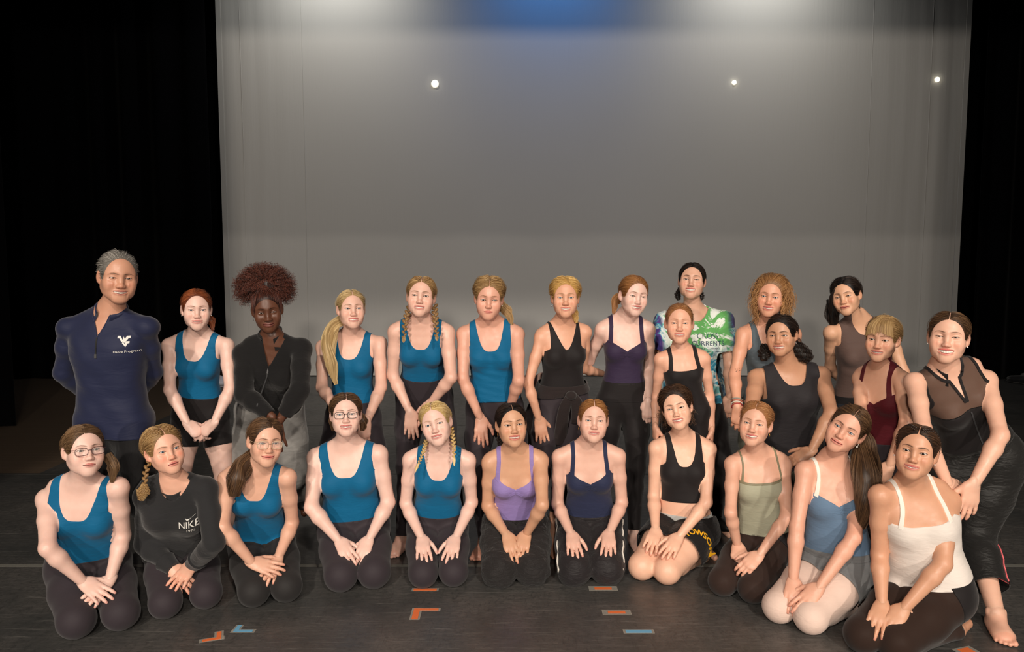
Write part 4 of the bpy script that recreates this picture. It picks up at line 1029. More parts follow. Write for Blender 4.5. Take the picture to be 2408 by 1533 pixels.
class Person:
    def __init__(s, key, P):
        s.key, s.P = key, P; s.s = P['s']; J = s.J = {k: np.array(v) for k, v in JOINTS[key].items()}
        s.rng = np.random.RandomState(sum(map(ord, key)))
        # head frame: towards the lens, then turned, nodded and tilted
        o = s.ho = J['eye']; yaw, pit, rol = (R_(a) for a in P.get('head', (0, 0, 0)))
        f = nrm(np.array(cam.location) - o); x = nrm(np.cross((0, 0, 1), f)); z = np.cross(f, x)
        x, f = x * math.cos(yaw) - f * math.sin(yaw), f * math.cos(yaw) + x * math.sin(yaw)
        f, z = f * math.cos(pit) - z * math.sin(pit), z * math.cos(pit) + f * math.sin(pit)
        x, z = x * math.cos(rol) - z * math.sin(rol), z * math.cos(rol) + x * math.sin(rol)
        s.eo = o; s.hR = np.stack([x, -f, z], 1); s.hs = P.get('hs', 1.0) * (.45 + .55 * s.s)
        o = s.ho = o + (nrm(np.array(cam.location) - o) + s.hR @ np.array([0, 1.0, 0])) * .078 * s.hs     # the eyes, not the skull, sit on the measured spot
        J['neck'] = o + s.hR @ np.array([0, .024, -.058]) * s.hs
        s.base = np.array([(J['h0'][0] + J['h1'][0]) / 2, (J['h0'][1] + J['h1'][1]) / 2, 0.0])
        s.body()
    def W(s, p): return np.asarray(p) @ (s.hR.T * s.hs) + s.ho
    def rel(s, V): return np.asarray(V) - s.base
    def body(s):
        P, J = s.P, s.J; res = .0110
        s.T, out, ax = body_fields(J, P, res)
        f = combine(out); V, Q, idx = surface_nets(f, *[np.asarray(a, np.float32) for a in ax])
        V = relax(V, Q, 1, .35); s.S = Surf(s, V, Q, idx, out)
        for nm, gs in (('Sl', ('torso', 'leg0', 'leg1')),):
            sub = {k: out[k] for k in gs}; v2, q2, i2 = surface_nets(combine(sub), *[np.asarray(a, np.float32) for a in ax]); s.St = s.Sl = Surf(s, relax(v2, q2, 1, .35), q2, i2, sub)
        Vs, Fs, ts = [V], [Q], [np.zeros((len(V), 3))]; n = len(V)
        el = np.minimum(np.linalg.norm(V - J['e0'], axis=1), np.linalg.norm(V - J['e1'], axis=1)); ts[0][:, 2] = .5 * np.exp(-(el / .035) ** 2)
        kn = np.minimum(np.linalg.norm(V - J['k0'], axis=1), np.linalg.norm(V - J['k1'], axis=1)); ts[0][:, 2] += .4 * np.exp(-(kn / .05) ** 2)
        def put(V2, Q2, t2, flip=False):
            nonlocal n
            Vs.append(V2); Fs.append((Q2[:, ::-1] if flip else Q2) + n); ts.append(t2); n += len(V2)
        hV, hQ, ht, s.skull, s.info = build_head(P.get('face', {}))
        put(s.W(hV), hQ, ht)
        for i in '01':
            kind = P.get('hand' + i, 'flat')
            if kind:
                hv, hq, t = HANDS[kind]; y = nrm(J['p' + i] - J['w' + i]); c = nrm(np.array(cam.location) - J['w' + i]) * .6 + np.array([0, -.25, .65])
                if 'dors' + i in P: c = np.array(P['dors' + i], float)
                z = nrm(c - (c @ y) * y); x = np.cross(y, z); sc = s.s * P.get('handsc', 1.0)
                loc = hv * np.array([-1 if i == '0' else 1, 1, 1]) * sc
                put(loc @ np.stack([x, y, z], 0) + J['w' + i], hq, t, i == '0')
            if P.get('foot' + i):
                fv, fq, t = FOOT; d = np.array(P.get('footdir' + i, J['t' + i] - J['a' + i]), float); d[2] = 0; y = nrm(d); z = np.array([0, 0, 1.0]); x = np.cross(y, z)
                loc = fv * np.array([1 if i == '0' else -1, 1, 1]) * s.s     # big toe towards the middle
                put(loc @ np.stack([x, y, z], 0) + np.array([J['a' + i][0], J['a' + i][1], .001]), fq, t, i == '1')
        sk = m_skin('skin_' + s.key, P.get('skin', (226, 178, 152)), P.get('lip', (190, 96, 94)), P.get('brow', (104, 76, 56)), P.get('blush', .4))
        me = mesh_data('person', s.rel(np.concatenate(Vs)), np.concatenate(Fs), [sk], attr={'tint': np.concatenate(ts)})
        s.o = obj('person', me, None, P['label'], 'person', None, P.get('group', 'people posing in two rows on the stage')); s.o.location = s.base
        for sg in (-1, 1):
            e = obj('eye', eye_mesh([M_EW, IRIS[P.get('iris', 'brown')], M_PU]), s.o); c = s.W(EYE * np.array([sg, 1, 1]))
            import mathutils
            gz = s.hR
            M = mathutils.Matrix([[*(gz[r] * s.hs), 0] for r in range(3)] + [[0, 0, 0, 1]]); M.translation = s.rel(c); e.matrix_basis = M
        if s.info['op'] > 0:
            t = teeth_mesh(s.info, M_TEETH); s.headpart(t); obj('teeth', t, s.o)
    def headpart(s, me):
        V = np.zeros(len(me.vertices) * 3, np.float32); me.vertices.foreach_get('co', V)
        me.vertices.foreach_set('co', np.ascontiguousarray(s.rel(s.W(V.reshape(-1, 3))), np.float32).ravel()); me.update()
    # ---- clothes
    def wear(s, name, m, material, off=.003, S=None, parent=None, label=None, rim=.004, smooth=True):
        S = S or next(q for q in (s.Sl, s.S) if len(q.V) == len(m)); V, T = shell_of(S.V, S.N, S.Q, m, off, rim)
        if not len(T): print('empty garment', s.key, name); return None
        me = mesh_data(name, s.rel(V), T, [material]); return obj(name, me, parent or s.o, label)
    def loose(s, parts, infl, fold=.0, ff=22, seed=1, stretch=(1, 1, 1), res=.0115, extra=(), amask=None, kinds=None):
        T, out, ax = body_fields(s.J, s.P, res, infl, parts, neck=False)
        f = combine(out, infl.get('armk', .02), infl.get('legk', .05))
        for pr, k in extra:
            F = Field(*ax); F.f = f; F.add(pr, k, m=.12); f = F.f
        V, Q, idx = surface_nets(f, *[np.asarray(a, np.float32) for a in ax])
        V = relax(V, Q, 1, .4); S = Surf(s, V, Q, idx, out)
        if fold:
            d = sines(seed, V, 4, ff, stretch); a = fold if amask is None else fold * amask(S)
            S.V = V + S.N * (a * d)[:, None]; S.N = normals(S.V, Q)
        return S
    # ---- hair
    def hair(s, mt, tie=(0, .105, -.015), n=1700, cap=None, parts=(), **kw):
        s.sc = Scalp(s.skull, **(cap or {})); V, T, fl = s.sc.cap(tie)
        me = mesh_data('hair', s.rel(s.W(V)), T, [mt], attr={'flow': fl}); h = s.hairo = obj('hair', me, s.o)
        C = s.sc.comb(s.rng, n, tie, **kw); C = s.W(C.reshape(-1, 3)).reshape(C.shape)
        strands('hair_strands', s.rel(C.reshape(-1, 3)).reshape(C.shape), mt, h, .00055)
        return h
    def tail(s, name, path, r, mt, n=420, world=True, parent=None, rad=.00062, **kw):
        """path as metres right, away, up of the eyes (world axes) or in head axes"""
        P = np.asarray(path, float); P = P + s.eo if world else s.W(P)
        mb, C = tail(P, r, int(n * 1.5), s.rng, **kw)
        t = obj(name, mb.data(name, mt, (np.eye(3), -s.base)), parent or s.hairo)
        strands(name + '_strands', [s.rel(c) for c in C], mt, parent or s.hairo, rad)
        return t
    def braids(s, path, r, mt, end=.035, world=True, step=None, band=None):
        P = np.asarray(path, float); P = P + s.eo if world else s.W(P)
        mb = MB(); braid(mb, P, r, step); b = obj('braid', mb.data('braid', mt, (np.eye(3), -s.base)), s.hairo)
        if end:
            d = nrm(P[-1] - P[-2]); e = np.stack([P[-1] - d * .006, P[-1] + d * end * .5, P[-1] + d * end]); r1 = np.atleast_1d(r)[-1]
            m2, C = tail(e, [r1 * .5, r1 * .9, r1 * .25], 70, s.rng, k=8); strands('braid_end', [s.rel(c) for c in C], mt, s.hairo, .0008)
            m2 = MB(); m2.tube([P[-1] - d * .004, P[-1] + d * .004], r1 * .62, 8); obj('hair_tie', m2.data('hair_tie', band or mt, (np.eye(3), -s.base)), s.hairo)
        return b
    def scalp_braid(s, pts, r, mt):
        C = bez([s.sc.on(*p, .004) for p in pts], 24); mb = MB(); W = s.W(C)
        n = len(W); N = W - s.W(HC[None])[0]
        L = np.linalg.norm(np.diff(W, axis=0), axis=1).sum(); k = int(L / (r * .8)); C2 = bez(W, k); T = np.gradient(C2, axis=0); T /= np.linalg.norm(T, axis=1)[:, None]
        for i in range(k):
            v = nrm(C2[i] - s.W(HC[None])[0]); sg = 1 if i % 2 else -1; t = T[i]; q = nrm(np.cross(t, v)); u = np.cross(q, t); d = nrm(t * .7 + q * sg * -.7); e = np.cross(d, u)
            mb.ball(C2[i] + q * sg * r * .4, (r, r * .5, r * .5), np.stack([d, e, u], 1), 8, 6)
        return obj('braid', mb.data('braid', mt, (np.eye(3), -s.base)), s.hairo)
    # ---- small things that are worn
    def earring(s, kind='stud', mt=None, sides=(-1, 1)):
        for sg in sides:
            p = np.array([sg * .0785, .000, -.036]); mb = MB()
            if kind == 'stud': mb.ball(p, .0035, None, 8, 6)
            elif kind == 'hoop':
                t = np.linspace(0, 2 * math.pi, 19)[:-1]; mb.tube(p + np.stack([0 * t, .0085 * np.sin(t), .0085 * np.cos(t) - .0085], 1), .0014, 6, closed=True)
            elif kind == 'drop':
                mb.ball(p, .002, None, 6, 5); mb.tube([p, p - (0, 0, .009)], .0006, 5); mb.ball(p - (0, 0, .013), (.0042, .0042, .0052), None, 8, 7)
            obj('earring', mb.data('earring', mt or M_SILVER, (s.hR * s.hs, s.ho - s.base)), s.o)
    def glasses(s, frame, w=.0245, h=.0175, thick=.0014, lens=None, round_=3.2):
        mb = MB(); Y = -.1015; cs = []
        for sg in (-1, 1):
            t = np.linspace(0, 2 * math.pi, 37)[:-1]; c, q = np.cos(t), np.sin(t); e = 2 / round_
            P = np.stack([sg * .0335 + np.sign(c) * np.abs(c) ** e * w, Y + .10 * np.abs(sg * .0335 + np.sign(c) * np.abs(c) ** e * w - 0) ** 1.0 * .35, -.0035 + np.sign(q) * np.abs(q) ** e * h], 1)
            mb.tube(P, thick, 7, closed=True); cs.append(P)
            a = np.array([sg * (.0335 + w), Y + .0040, .006]); mb.tube(bez([a, (sg * .0690, Y + .020, .007), (sg * .0770, -.03, .008), (sg * .0790, .015, .008), (sg * .0780, .030, -.010)], 14), thick * .9, 6)
        mb.tube(bez([(-.0335 + w, Y + .001, .001), (0, Y - .004, .004), (.0335 - w, Y + .001, .001)], 8), thick, 6)
        g = obj('eyeglasses', mb.data('eyeglasses', frame, (s.hR * s.hs, s.ho - s.base)), s.o)
        lm = mat('lens_glass', m_lens)
        for P in cs:
            V = np.concatenate([P, P.mean(0)[None] + np.array([[0, -.0012, 0]])]); k = len(P)
            F = np.array([[i, (i + 1) % k, k] for i in range(k)])
            obj('lens', mesh_data('lens', s.rel(s.W(V)), F, [lm]), g)
        return g
    def collar(s, parent, mt, d0=.030, rise=.045, open_=.55, g=.010, flare=.012, name='collar', drop=.03):
        """a stand collar round the neck, open at the front when open_ is not 0"""
        c0 = s.T.at(0, -.012 * s.s, .475); A = nrm(s.J['neck'] - c0); F = nrm(s.T.F - (s.T.F @ A) * A); X = np.cross(A, F) * -1; X = nrm(s.T.X - (s.T.X @ A) * A - ((s.T.X @ F) * F)); n = 48
        a = np.linspace(open_, 2 * math.pi - open_, n); V = []; r0 = .0475 * s.s * (.45 + .55 * s.P.get('w', 1)) * s.P.get('nk', 1) + g
        for dr, dh in ((.020, -.024), (.005, .0), (.002, rise * .5), (.004, rise), (.0, rise + .002), (-.004, rise), (-.004, rise * .5), (-.003, .0)):
            for t in a:
                c = math.cos(t); fl = flare * max(c, 0) * (dh / rise if dh > 0 else 0); base = d0 - drop * (1 + c) / 2 + .010 * (1 - abs(c))
                V.append(c0 + A * (base + dh) + X * (r0 * 1.04 + dr + fl) * math.sin(t) + F * ((r0 + dr + fl) * c + .006 * max(c, 0)) - s.base)
        Q = np.array([[k * n + i, k * n + i + 1, (k + 1) * n + i + 1, (k + 1) * n + i] for k in range(7) for i in range(n - 1)])
        return obj(name, mesh_data(name, np.array(V), Q[:, ::-1], [mt]), parent)
    def shoes(s, mt, w=.043):
        for i in '01':
            a, t = s.J['a' + i], s.J['t' + i]; d = t - a; d[2] = 0; y = nrm(d); R = np.stack([np.cross(y, (0, 0, 1.)), y, (0, 0, 1.)], 1); mb = MB()
            mb.ball(a + y * .055 + np.array([0, 0, -.03]), (w, .128, .042), R, 14, 10); mb.ball(a + np.array([0, 0, -.005]), (.042, .05, .05), R, 12, 8); obj('shoe', mb.data('shoe', mt, (np.eye(3), -s.base)), s.o)
    def strap2(s, mt, kind, x0, x1, w, parent, off=.0045):
        for sg in (-1, 1): R = refine(s.Sl, straps(s.Sl, sg, kind, x0, x1, w)); s.wear('strap', straps(R, sg, kind, x0, x1, w), mt, off, R, parent)
    def text(s, txt, c, size, mt, on, ang=0.0, font_w=1.0, name='lettering', lift=.002, arc=0.0, surf=None):
        """print lying on a garment: c = (u, h) on the chest"""
        cu = bpy.data.curves.new('txt', 'FONT'); cu.body = txt; cu.size = size; cu.align_x = 'CENTER'; cu.align_y = 'CENTER'; cu.resolution_u = 3
        t = bpy.data.objects.new('txt', cu); COL.objects.link(t); dg = bpy.context.evaluated_depsgraph_get(); me = t.evaluated_get(dg).to_mesh()
        V = np.array([v.co[:2] for v in me.vertices]); F = [list(p.vertices) for p in me.polygons]; t.to_mesh_clear()
        bpy.data.objects.remove(t); bpy.data.curves.remove(cu)
        V[:, 0] *= font_w
        return s.decal(V, F, c, mt, on, ang, name, lift, arc)
    def decal(s, V, F, c, mt, on, ang=0.0, name='logo', lift=.002, arc=0.0, frame=None):
        from mathutils.bvhtree import BVHTree
        from mathutils import Vector
        V = np.asarray(V, float)
        if arc:
            a = V[:, 0] / arc; V = np.stack([np.sin(a) * (arc + V[:, 1]), np.cos(a) * (arc + V[:, 1]) - arc], 1)
        ca, sa = math.cos(ang), math.sin(ang); V = np.stack([V[:, 0] * ca - V[:, 1] * sa, V[:, 0] * sa + V[:, 1] * ca], 1)
        if frame is None: X, U, Fv, O = s.T.Xs, s.T.U, s.T.Fs, s.T.at(c[0] * s.s, .35, c[1])
        else: X, U, Fv, O = frame
        me = on.data; bv = BVHTree.FromPolygons([v.co.copy() for v in me.vertices], [tuple(p.vertices) for p in me.polygons])
        out = []
        for a, b in V:
            o = O + X * a + U * b - s.base; hit = bv.ray_cast(Vector(o), Vector(-Fv)); p = np.array(hit[0]) if hit[0] is not None else o - Fv * .25
            out.append(p + Fv * lift)
        lens = {}
        for f in F: lens.setdefault(len(f), []).append(f)
        return obj(name, mesh_data(name, np.array(out), [np.array(v) for v in lens.values()], [mt], smooth=False), on)

def m_lens(name):
    k = Nodes(name); k.P(Base_Color=(1, 1, 1, 1), Roughness=.03, Alpha=.10, Specular_IOR_Level=.7); return k.m

# ------------------------------------------------------------------ cloth
def stretch(key, c, f=.15, **k): return mat(key, m_fabric, c, rough=.68, sheen=.12, fold=f, fscale=14, fstretch=(1, 1, 3.2), spec=.2, **k)
TEAL = stretch('teal_leotard', (4, 98, 142)); BLACK = stretch('black_stretch', (32, 28, 29), .04); LEGG = stretch('black_leggings', (54, 47, 52), .03)
PLUM = stretch('plum_leotard', (54, 42, 68)); LAV = stretch('lavender_leotard', (150, 130, 190)); NAVYF = stretch('navy_leotard', (42, 48, 76))
SAGE = stretch('sage_camisole', (172, 172, 150)); SKY = stretch('dusty_blue_leotard', (102, 128, 156)); WHITE = stretch('white_leotard', (236, 226, 218))
WINE = stretch('burgundy_leotard', (92, 24, 34)); TAUPE = stretch('taupe_tank', (98, 78, 72)); SLATE = stretch('slate_tank', (86, 98, 106))
PINK_T = stretch('pale_pink_tights', (232, 204, 190)); CHAR = stretch('charcoal_tank', (42, 39, 42))
COTTON = mat('black_sweatshirt', m_fabric, (38, 38, 40), .85, .2, 900, .25, 12); FLEECE = mat('black_fleece', m_fabric, (22, 21, 22), .9, .15, 700, .3, 12)
NAVYP = mat('navy_pullover', m_fabric, (30, 36, 66), .62, .2, 900, .30, 4.5, (1, 1, 3)); TROUS = mat('black_trousers', m_fabric, (22, 21, 23), .75, .15, 900, .3, 8, (3, 3, .6))
GREYS = mat('grey_sweatpants', m_fabric, (150, 148, 145), .9, .2, 500, .35, 10, (1, 1, 2), vary=.08); GREYM = mat('grey_shorts', m_fabric, (118, 120, 122), .9, .2, 500, .3, 14, vary=.1)
CARGO = mat('black_cargo', m_fabric, (36, 33, 33), .7, .1, 800, .7, 26, (1, 1, 2.5)); TRACK = mat('black_track', m_fabric, (38, 34, 36), .6, .1, 800, .5, 18)
GYM = mat('black_gym_shorts', m_fabric, (30, 28, 29), .5, .1, 800, .5, 16); OLIVE = mat('olive_trousers', m_fabric, (92, 92, 78), .85, .1)
DENIM = mat('dark_denim', m_fabric, (40, 44, 52), .85, .1); MAROON = mat('dark_maroon', m_fabric, (48, 26, 34), .8, .1); BROWNC = mat('brown_black_cardigan', m_fabric, (42, 34, 34), .9, .2, 600, .3, 12)
PANTZ = mat('black_nylon', m_fabric, (34, 33, 32), .5, .1, 800, .5, 14); SHEERT = mat('sheer_black_tights', m_sheer, (14, 11, 14), .80); MESHT = mat('sheer_mesh', m_sheer, (20, 17, 17), .62)
W_PRINT = m_plain('white_print', (232, 230, 224), .6); Y_PRINT = m_plain('yellow_print', (240, 176, 30), .6); N_PRINT = m_plain('navy_print', (40, 62, 86), .6); G_PRINT = m_plain('grey_print', (60, 60, 62), .6)
WHITE_S = m_plain('white_strap', (238, 232, 222), .6); TRIM = m_plain('olive_trim', (128, 122, 96), .6); PINK_P = m_plain('pink_piping', (232, 104, 110), .6); SHOE = m_plain('black_shoe', (16, 16, 17), .5)
def m_tiedye(name):
    k = Nodes(name); a = k.noise(7, 4, .6, dist=1.2); b = k.noise(9, 4, .6, dist=1.5); sp = k.n('ShaderNodeSeparateXYZ', Vector=k.n('ShaderNodeTexCoord').outputs['Object'])
    G, Wt, Bl, Pu = srgb((96, 168, 92)), srgb((226, 232, 226)), srgb((52, 156, 186)), srgb((92, 60, 140))
    up = k.ramp(a.outputs[0], [(.36, G), (.49, G), (.52, Wt), (.60, Wt), (.66, srgb((140, 190, 150)))])
    lo = k.ramp(b.outputs[0], [(.36, srgb((40, 110, 140))), (.45, Bl), (.52, Wt), (.62, srgb((130, 205, 205)))])
    zf = k.n('ShaderNodeMapRange', Value=sp.outputs[2]); zf.inputs[1].default_value = 1.08; zf.inputs[2].default_value = 1.20
    c = k.mix(zf.outputs[0], lo, up)
    ax = k.n('ShaderNodeMath', _operation='ABSOLUTE', in0=sp.outputs[0]); xf = k.n('ShaderNodeMapRange', Value=ax.outputs[0]); xf.inputs[1].default_value = .19; xf.inputs[2].default_value = .235
    sl = k.ramp(b.outputs[0], [(.38, srgb((60, 50, 120))), (.46, Pu), (.52, Bl), (.58, Wt), (.68, srgb((90, 150, 190)))])
    k.P(Base_Color=k.mix(xf.outputs[0], c, sl), Roughness=.85, Sheen_Weight=.15); k.bump(k.noise(10, 3, .5, dist=.5).outputs[0], .25, .02); return k.m
TIEDYE = m_tiedye('tie_dye_cotton')

H = dict(red=m_hair('hair_red', (112, 56, 32), (170, 96, 58)), afro=m_hair('hair_auburn', (44, 25, 21), (104, 58, 46)), blonde=m_hair('hair_blonde', (176, 146, 100), (226, 200, 150)),
         dkblonde=m_hair('hair_dark_blonde', (146, 112, 72), (200, 166, 116)), gold=m_hair('hair_golden', (196, 152, 84), (236, 200, 130)), copper=m_hair('hair_copper', (140, 92, 52), (186, 134, 84)),
         black=m_hair('hair_black', (20, 16, 15), (58, 46, 40)), straw=m_hair('hair_strawberry', (160, 108, 68), (200, 150, 104)), brown=m_hair('hair_brown', (66, 47, 33), (118, 88, 62)),
         dark=m_hair('hair_dark_brown', (46, 32, 24), (94, 68, 50)), light=m_hair('hair_light_brown', (86, 64, 44), (136, 106, 76)), plat=m_hair('hair_platinum', (204, 172, 112), (240, 216, 164)),
         grey=m_hair('hair_grey', (120, 116, 110), (196, 190, 182)), curlb=m_hair('hair_curly_blonde', (140, 98, 60), (196, 148, 98)))
PART = dict(part=(0.0, .0022, .02))
LIGHT, FAIR, WARMS, TAN, DARK = (226, 184, 166), (232, 196, 182), (220, 174, 150), (202, 154, 124), (96, 62, 46)

# ------------------------------------------------------------------ the standing row
p = Person('man', dict(s=1.06, male=True, w=1.02, tw=1.03, nk=1.12, aw=.94, skin=(204, 154, 128), lip=(176, 104, 94), brow=(92, 76, 64), head=(8, 4, 4), hand0='soft', hand1='soft', hs=1.06, iris='brown',
    face=dict(smile=.9, teeth=.8, jaw=1.12, chin=1.2, eye=.62, nose=1.15, lips=.7, lash=.5, browz=-.003),
    label='man with short grey hair in a navy quarter-zip pullover and black trousers'))
p.hair(H['grey'], tie=(0, .09, .02), n=1500, cap=dict(zf=.090, ax=.068, th=.006, top=.004, nape=-.05, ys=.002), side=.1, mess=.003, fly=.3)
S = p.loose(('torso', 'arm0', 'arm1', 'leg0', 'leg1'), dict(torso=.010, arm=.012, cuff=.8, leg=.008, nofoot=1, shoulder=.1), .006, 24, 3, (.6, .6, 1.6))
g = p.wear('pullover', np.minimum(pullover(S, low=-.045, neck=.50, wn=.05, vee=.435), np.where(S.dA < np.minimum(S.dT, S.dL), .05, S.h + .045)), NAVYP, .003, S)
p.collar(g, NAVYP, d0=.078, rise=.040, open_=.45, g=.009, drop=.044)
ZIP = lambda w, n, h: ([(x, y) for y in np.linspace(-h, h, n) for x in (-w, w)], [[2 * i, 2 * i + 1, 2 * i + 3, 2 * i + 2] for i in range(n - 1)])
p.decal(*ZIP(.004, 14, .045), (.0, .392), SHOE, g, 0, 'zipper', .003); p.decal(*ZIP(.006, 5, .010), (.0, .350), G_PRINT, g, 0, 'zip_pull', .005)
WV = [(-.50, .5), (-.28, .5), (-.02, .10), (.0, .43), (.13, .20), (.26, .48), (.55, .48), (.55, .26), (.42, .26), (.16, -.16), (-.02, .10 - .12), (-.10, -.10), (-.34, .28), (-.50, .28)]
VV = [(-.06, -.16), (.02, -.02), (.16, -.26), (.26, -.02), (.52, -.02), (.52, -.22), (.40, -.22), (.24, -.56)]
p.decal(np.array(WV) * .052, [list(range(len(WV)))[::-1]], (.118, .415), W_PRINT, g, 0, 'logo'); p.decal(np.array(VV) * .052, [list(range(len(VV)))[::-1]], (.118, .415), W_PRINT, g, 0, 'logo')
p.text('Dance Program', (.130, .368), .0165, W_PRINT, g)
S = p.loose(('torso', 'leg0', 'leg1'), dict(torso=.002, leg=.005, hem=3.0, nofoot=1, legk=.05), .006, 16, 5, (1.6, 1.6, .4)); p.wear('trousers', np.minimum(.02 - S.h, .80 - S.L), TROUS, .002, S)

def tealtop(p, low, m=TEAL, **k): return p.wear('leotard', tank(p.St, low=low - .012, **k), m, .0028)
p = Person('redhair', dict(s=.96, skin=FAIR, head=(2, 4, 1), hand0='clasp', hand1='clasp', brow=(132, 88, 62), iris='blue', tw=.95, face=dict(smile=.8, teeth=.35, eye=.85, jaw=.96),
    label='red-haired young woman in a teal leotard and black shorts, hands clasped'))
p.hair(H['red'], tie=(0, .10, -.03), cap=dict(zf=.082, th=.006), side=.3); p.tail('ponytail', [(.01, .09, -.03), (.04, .09, -.07), (.06, .07, -.12)], [.02, .024, .006], H['red'], 160, wave=.004)
tealtop(p, .14); p.wear('shorts', legs(p.Sl, .15, .185), BLACK, .0045); p.earring('stud', M_PEARL)

p = Person('afro', dict(s=1.02, skin=DARK, lip=(112, 62, 56), brow=(34, 22, 18), blush=.15, head=(0, 12, -5), hand0=None, hand1='wide', face=dict(smile=.55, eye=.55, lips=1.5, nose=1.2, jaw=.95),
    label='woman with a puff of auburn curls in a black quarter-zip fleece and grey sweatpants'))
p.hair(H['afro'], tie=(0, .03, .12), n=1300, cap=dict(zf=.074, th=.006), side=0.0, fly=.02)
c0 = p.eo + np.array([-.028, .055, .148]); rng = p.rng; D = rng.normal(size=(2300, 3)); D /= np.linalg.norm(D, axis=1)[:, None]; D[:, 2] = np.where(D[:, 2] < -.75, -D[:, 2], D[:, 2])
mb = MB(); mb.ball(c0, (.125, .10, .082), None, 24, 16); t = obj('curl_puff', mb.data('curl_puff', H['afro'], (np.eye(3), -p.base)), p.hairo)
rt_ = c0 + D * np.array([.105, .085, .070]); strands('curls', [q - p.base for q in curls(rng, rt_, D * np.array([1.0, .8, .72]), .074, .0066, 3.2, 24, .012)], H['afro'], p.hairo, .0009)
S = p.loose(('torso', 'arm0', 'arm1'), dict(torso=.014, arm=.015, cuff=.7), .005, 26, 7)
A1 = np.linalg.norm(S.V - p.J['w1'], axis=1) - .085
g = p.wear('fleece_pullover', np.minimum(pullover(S, low=.0, neck=.50, wn=.05, vee=.42), A1), FLEECE, .003, S)
p.collar(g, FLEECE, d0=.074, rise=.044, open_=.45, g=.010, flare=.018, drop=.044)
p.decal(*ZIP(.003, 14, .055), (.0, .365), G_PRINT, g, 0, 'zipper', .003); p.decal([(-.005, -.012), (.005, -.012), (.003, .012), (-.003, .012)], [[0, 1, 2, 3]], (.0, .40), M_SILVER, g, 0, 'zip_pull', .005)
S = p.loose(('torso', 'leg0', 'leg1'), dict(torso=.008, leg=.030, hem=1.3, nofoot=1), .008, 20, 9); p.wear('sweatpants', np.minimum(.08 - S.h, .80 - S.L), GREYS, .002, S)
p.shoes(SHOE); p.earring('hoop', M_SILVER)

p = Person('sidepony', dict(s=1.0, skin=LIGHT, head=(8, -3, 0), hand0='flat', hand1='soft', brow=(128, 98, 70), iris='blue', face=dict(smile=.7, teeth=.6, eye=.85),
    label='woman in a teal leotard with a long pale blonde ponytail over her shoulder'))
p.hair(H['blonde'], tie=(-.05, .09, -.03), cap=dict(th=.007, **PART), side=.7)
p.tail('ponytail', [(-.055, .08, -.04), (-.115, .01, -.10), (-.135, -.075, -.20), (-.115, -.10, -.32), (-.085, -.10, -.44)], [.022, .034, .040, .034, .006], H['blonde'], 700, wave=.008, shag=.2)
tealtop(p, .11); p.wear('leggings', legs(p.Sl, .12), LEGG, .0035)

p = Person('braids', dict(s=1.02, skin=LIGHT, head=(-3, -4, 5), hand0='flat', hand1='flat', brow=(112, 82, 58), face=dict(smile=.6, teeth=.55, eye=.85, facew=1.03),
    foot0=1, label='woman in a teal leotard with two brown-blonde braids, hands resting on her bent thighs'))
p.hair(H['dkblonde'], tie=(0, .10, -.04), cap=dict(th=.008, **PART), side=.8, fly=.12)
for sg in (-1, 1): p.scalp_braid([(sg * .012, -.06, .085), (sg * .035, -.03, .095), (sg * .062, .02, .07), (sg * .075, .045, .02)], .011, H['dkblonde'])
p.braids([(-.064, .03, -.06), (-.082, -.03, -.14), (-.088, -.065, -.235)], [.018, .018, .012], H['dkblonde'], .03); p.braids([(.078, .03, -.06), (.090, -.03, -.14), (.100, -.07, -.225)], [.018, .018, .012], H['dkblonde'], .03)
tealtop(p, .16, hb=.395); p.wear('leggings', legs(p.Sl, .17), LEGG, .0035)

p = Person('teallow', dict(s=1.02, skin=(220, 168, 146), head=(0, 7, 3), hand0='flat', hand1='flat', brow=(120, 86, 58), face=dict(smile=.12, eye=.9, lips=.9), foot0=1,
    label='solemn young woman in a loose teal tank top with a low blonde ponytail'))
p.hair(H['dkblonde'], tie=(.03, .10, -.02), cap=dict(th=.009, top=.010, full=.008, part=(.0, .0018, .0)), side=.9, mess=.003, fly=.2)
p.tail('ponytail', [(.05, .09, -.01), (.105, .07, -.07), (.135, .05, -.15)], [.022, .030, .008], H['dkblonde'], 260, wave=.004)
S = p.loose(('torso',), dict(torso=.008), .004, 34, 12, (1, 1, 1.6)); p.wear('tank_top', tank(S, low=.075, hb=.380), TEAL, .002, S); p.wear('leggings', legs(p.Sl, .15), LEGG, .0035); p.earring('stud', M_PEARL)

p = Person('elder', dict(s=.98, skin=(222, 170, 142), head=(2, 0, 0), hand0='flat', hand1=None, brow=(160, 126, 92), iris='blue', aw=.9, face=dict(smile=.85, teeth=.7, eye=.8, lips=.8), foot0=1, foot1=1,
    label='older woman with golden blonde hair, black leotard and a cardigan tied round her waist'))
p.hair(H['gold'], tie=(.02, .10, -.02), cap=dict(th=.010, top=.006, full=.008, part=(.022, .0016, .0)), side=.8, mess=.003, fly=.15)
p.tail('ponytail', [(.03, .09, -.04), (.055, .06, -.10), (.070, .04, -.15)], [.022, .026, .006], H['gold'], 200, wave=.004)
p.wear('leotard', tank(p.St, hb=.385, wn=.070, wo=.094, low=.12, pw=1.5, ah=.33, amp=.10), BLACK, .003); p.wear('trousers', legs(p.Sl, .14, .63), LEGG, .006)
S = p.loose(('torso', 'leg0', 'leg1'), dict(torso=.018, leg=.02), .006, 30, 21); g = p.wear('tied_cardigan', np.minimum(np.minimum(.155 - S.h, S.h - .09 - .10 * S.u), .05), BROWNC, .002, S)
T = p.T; f = lambda u, v, h: T.at(u, v, h) - p.base
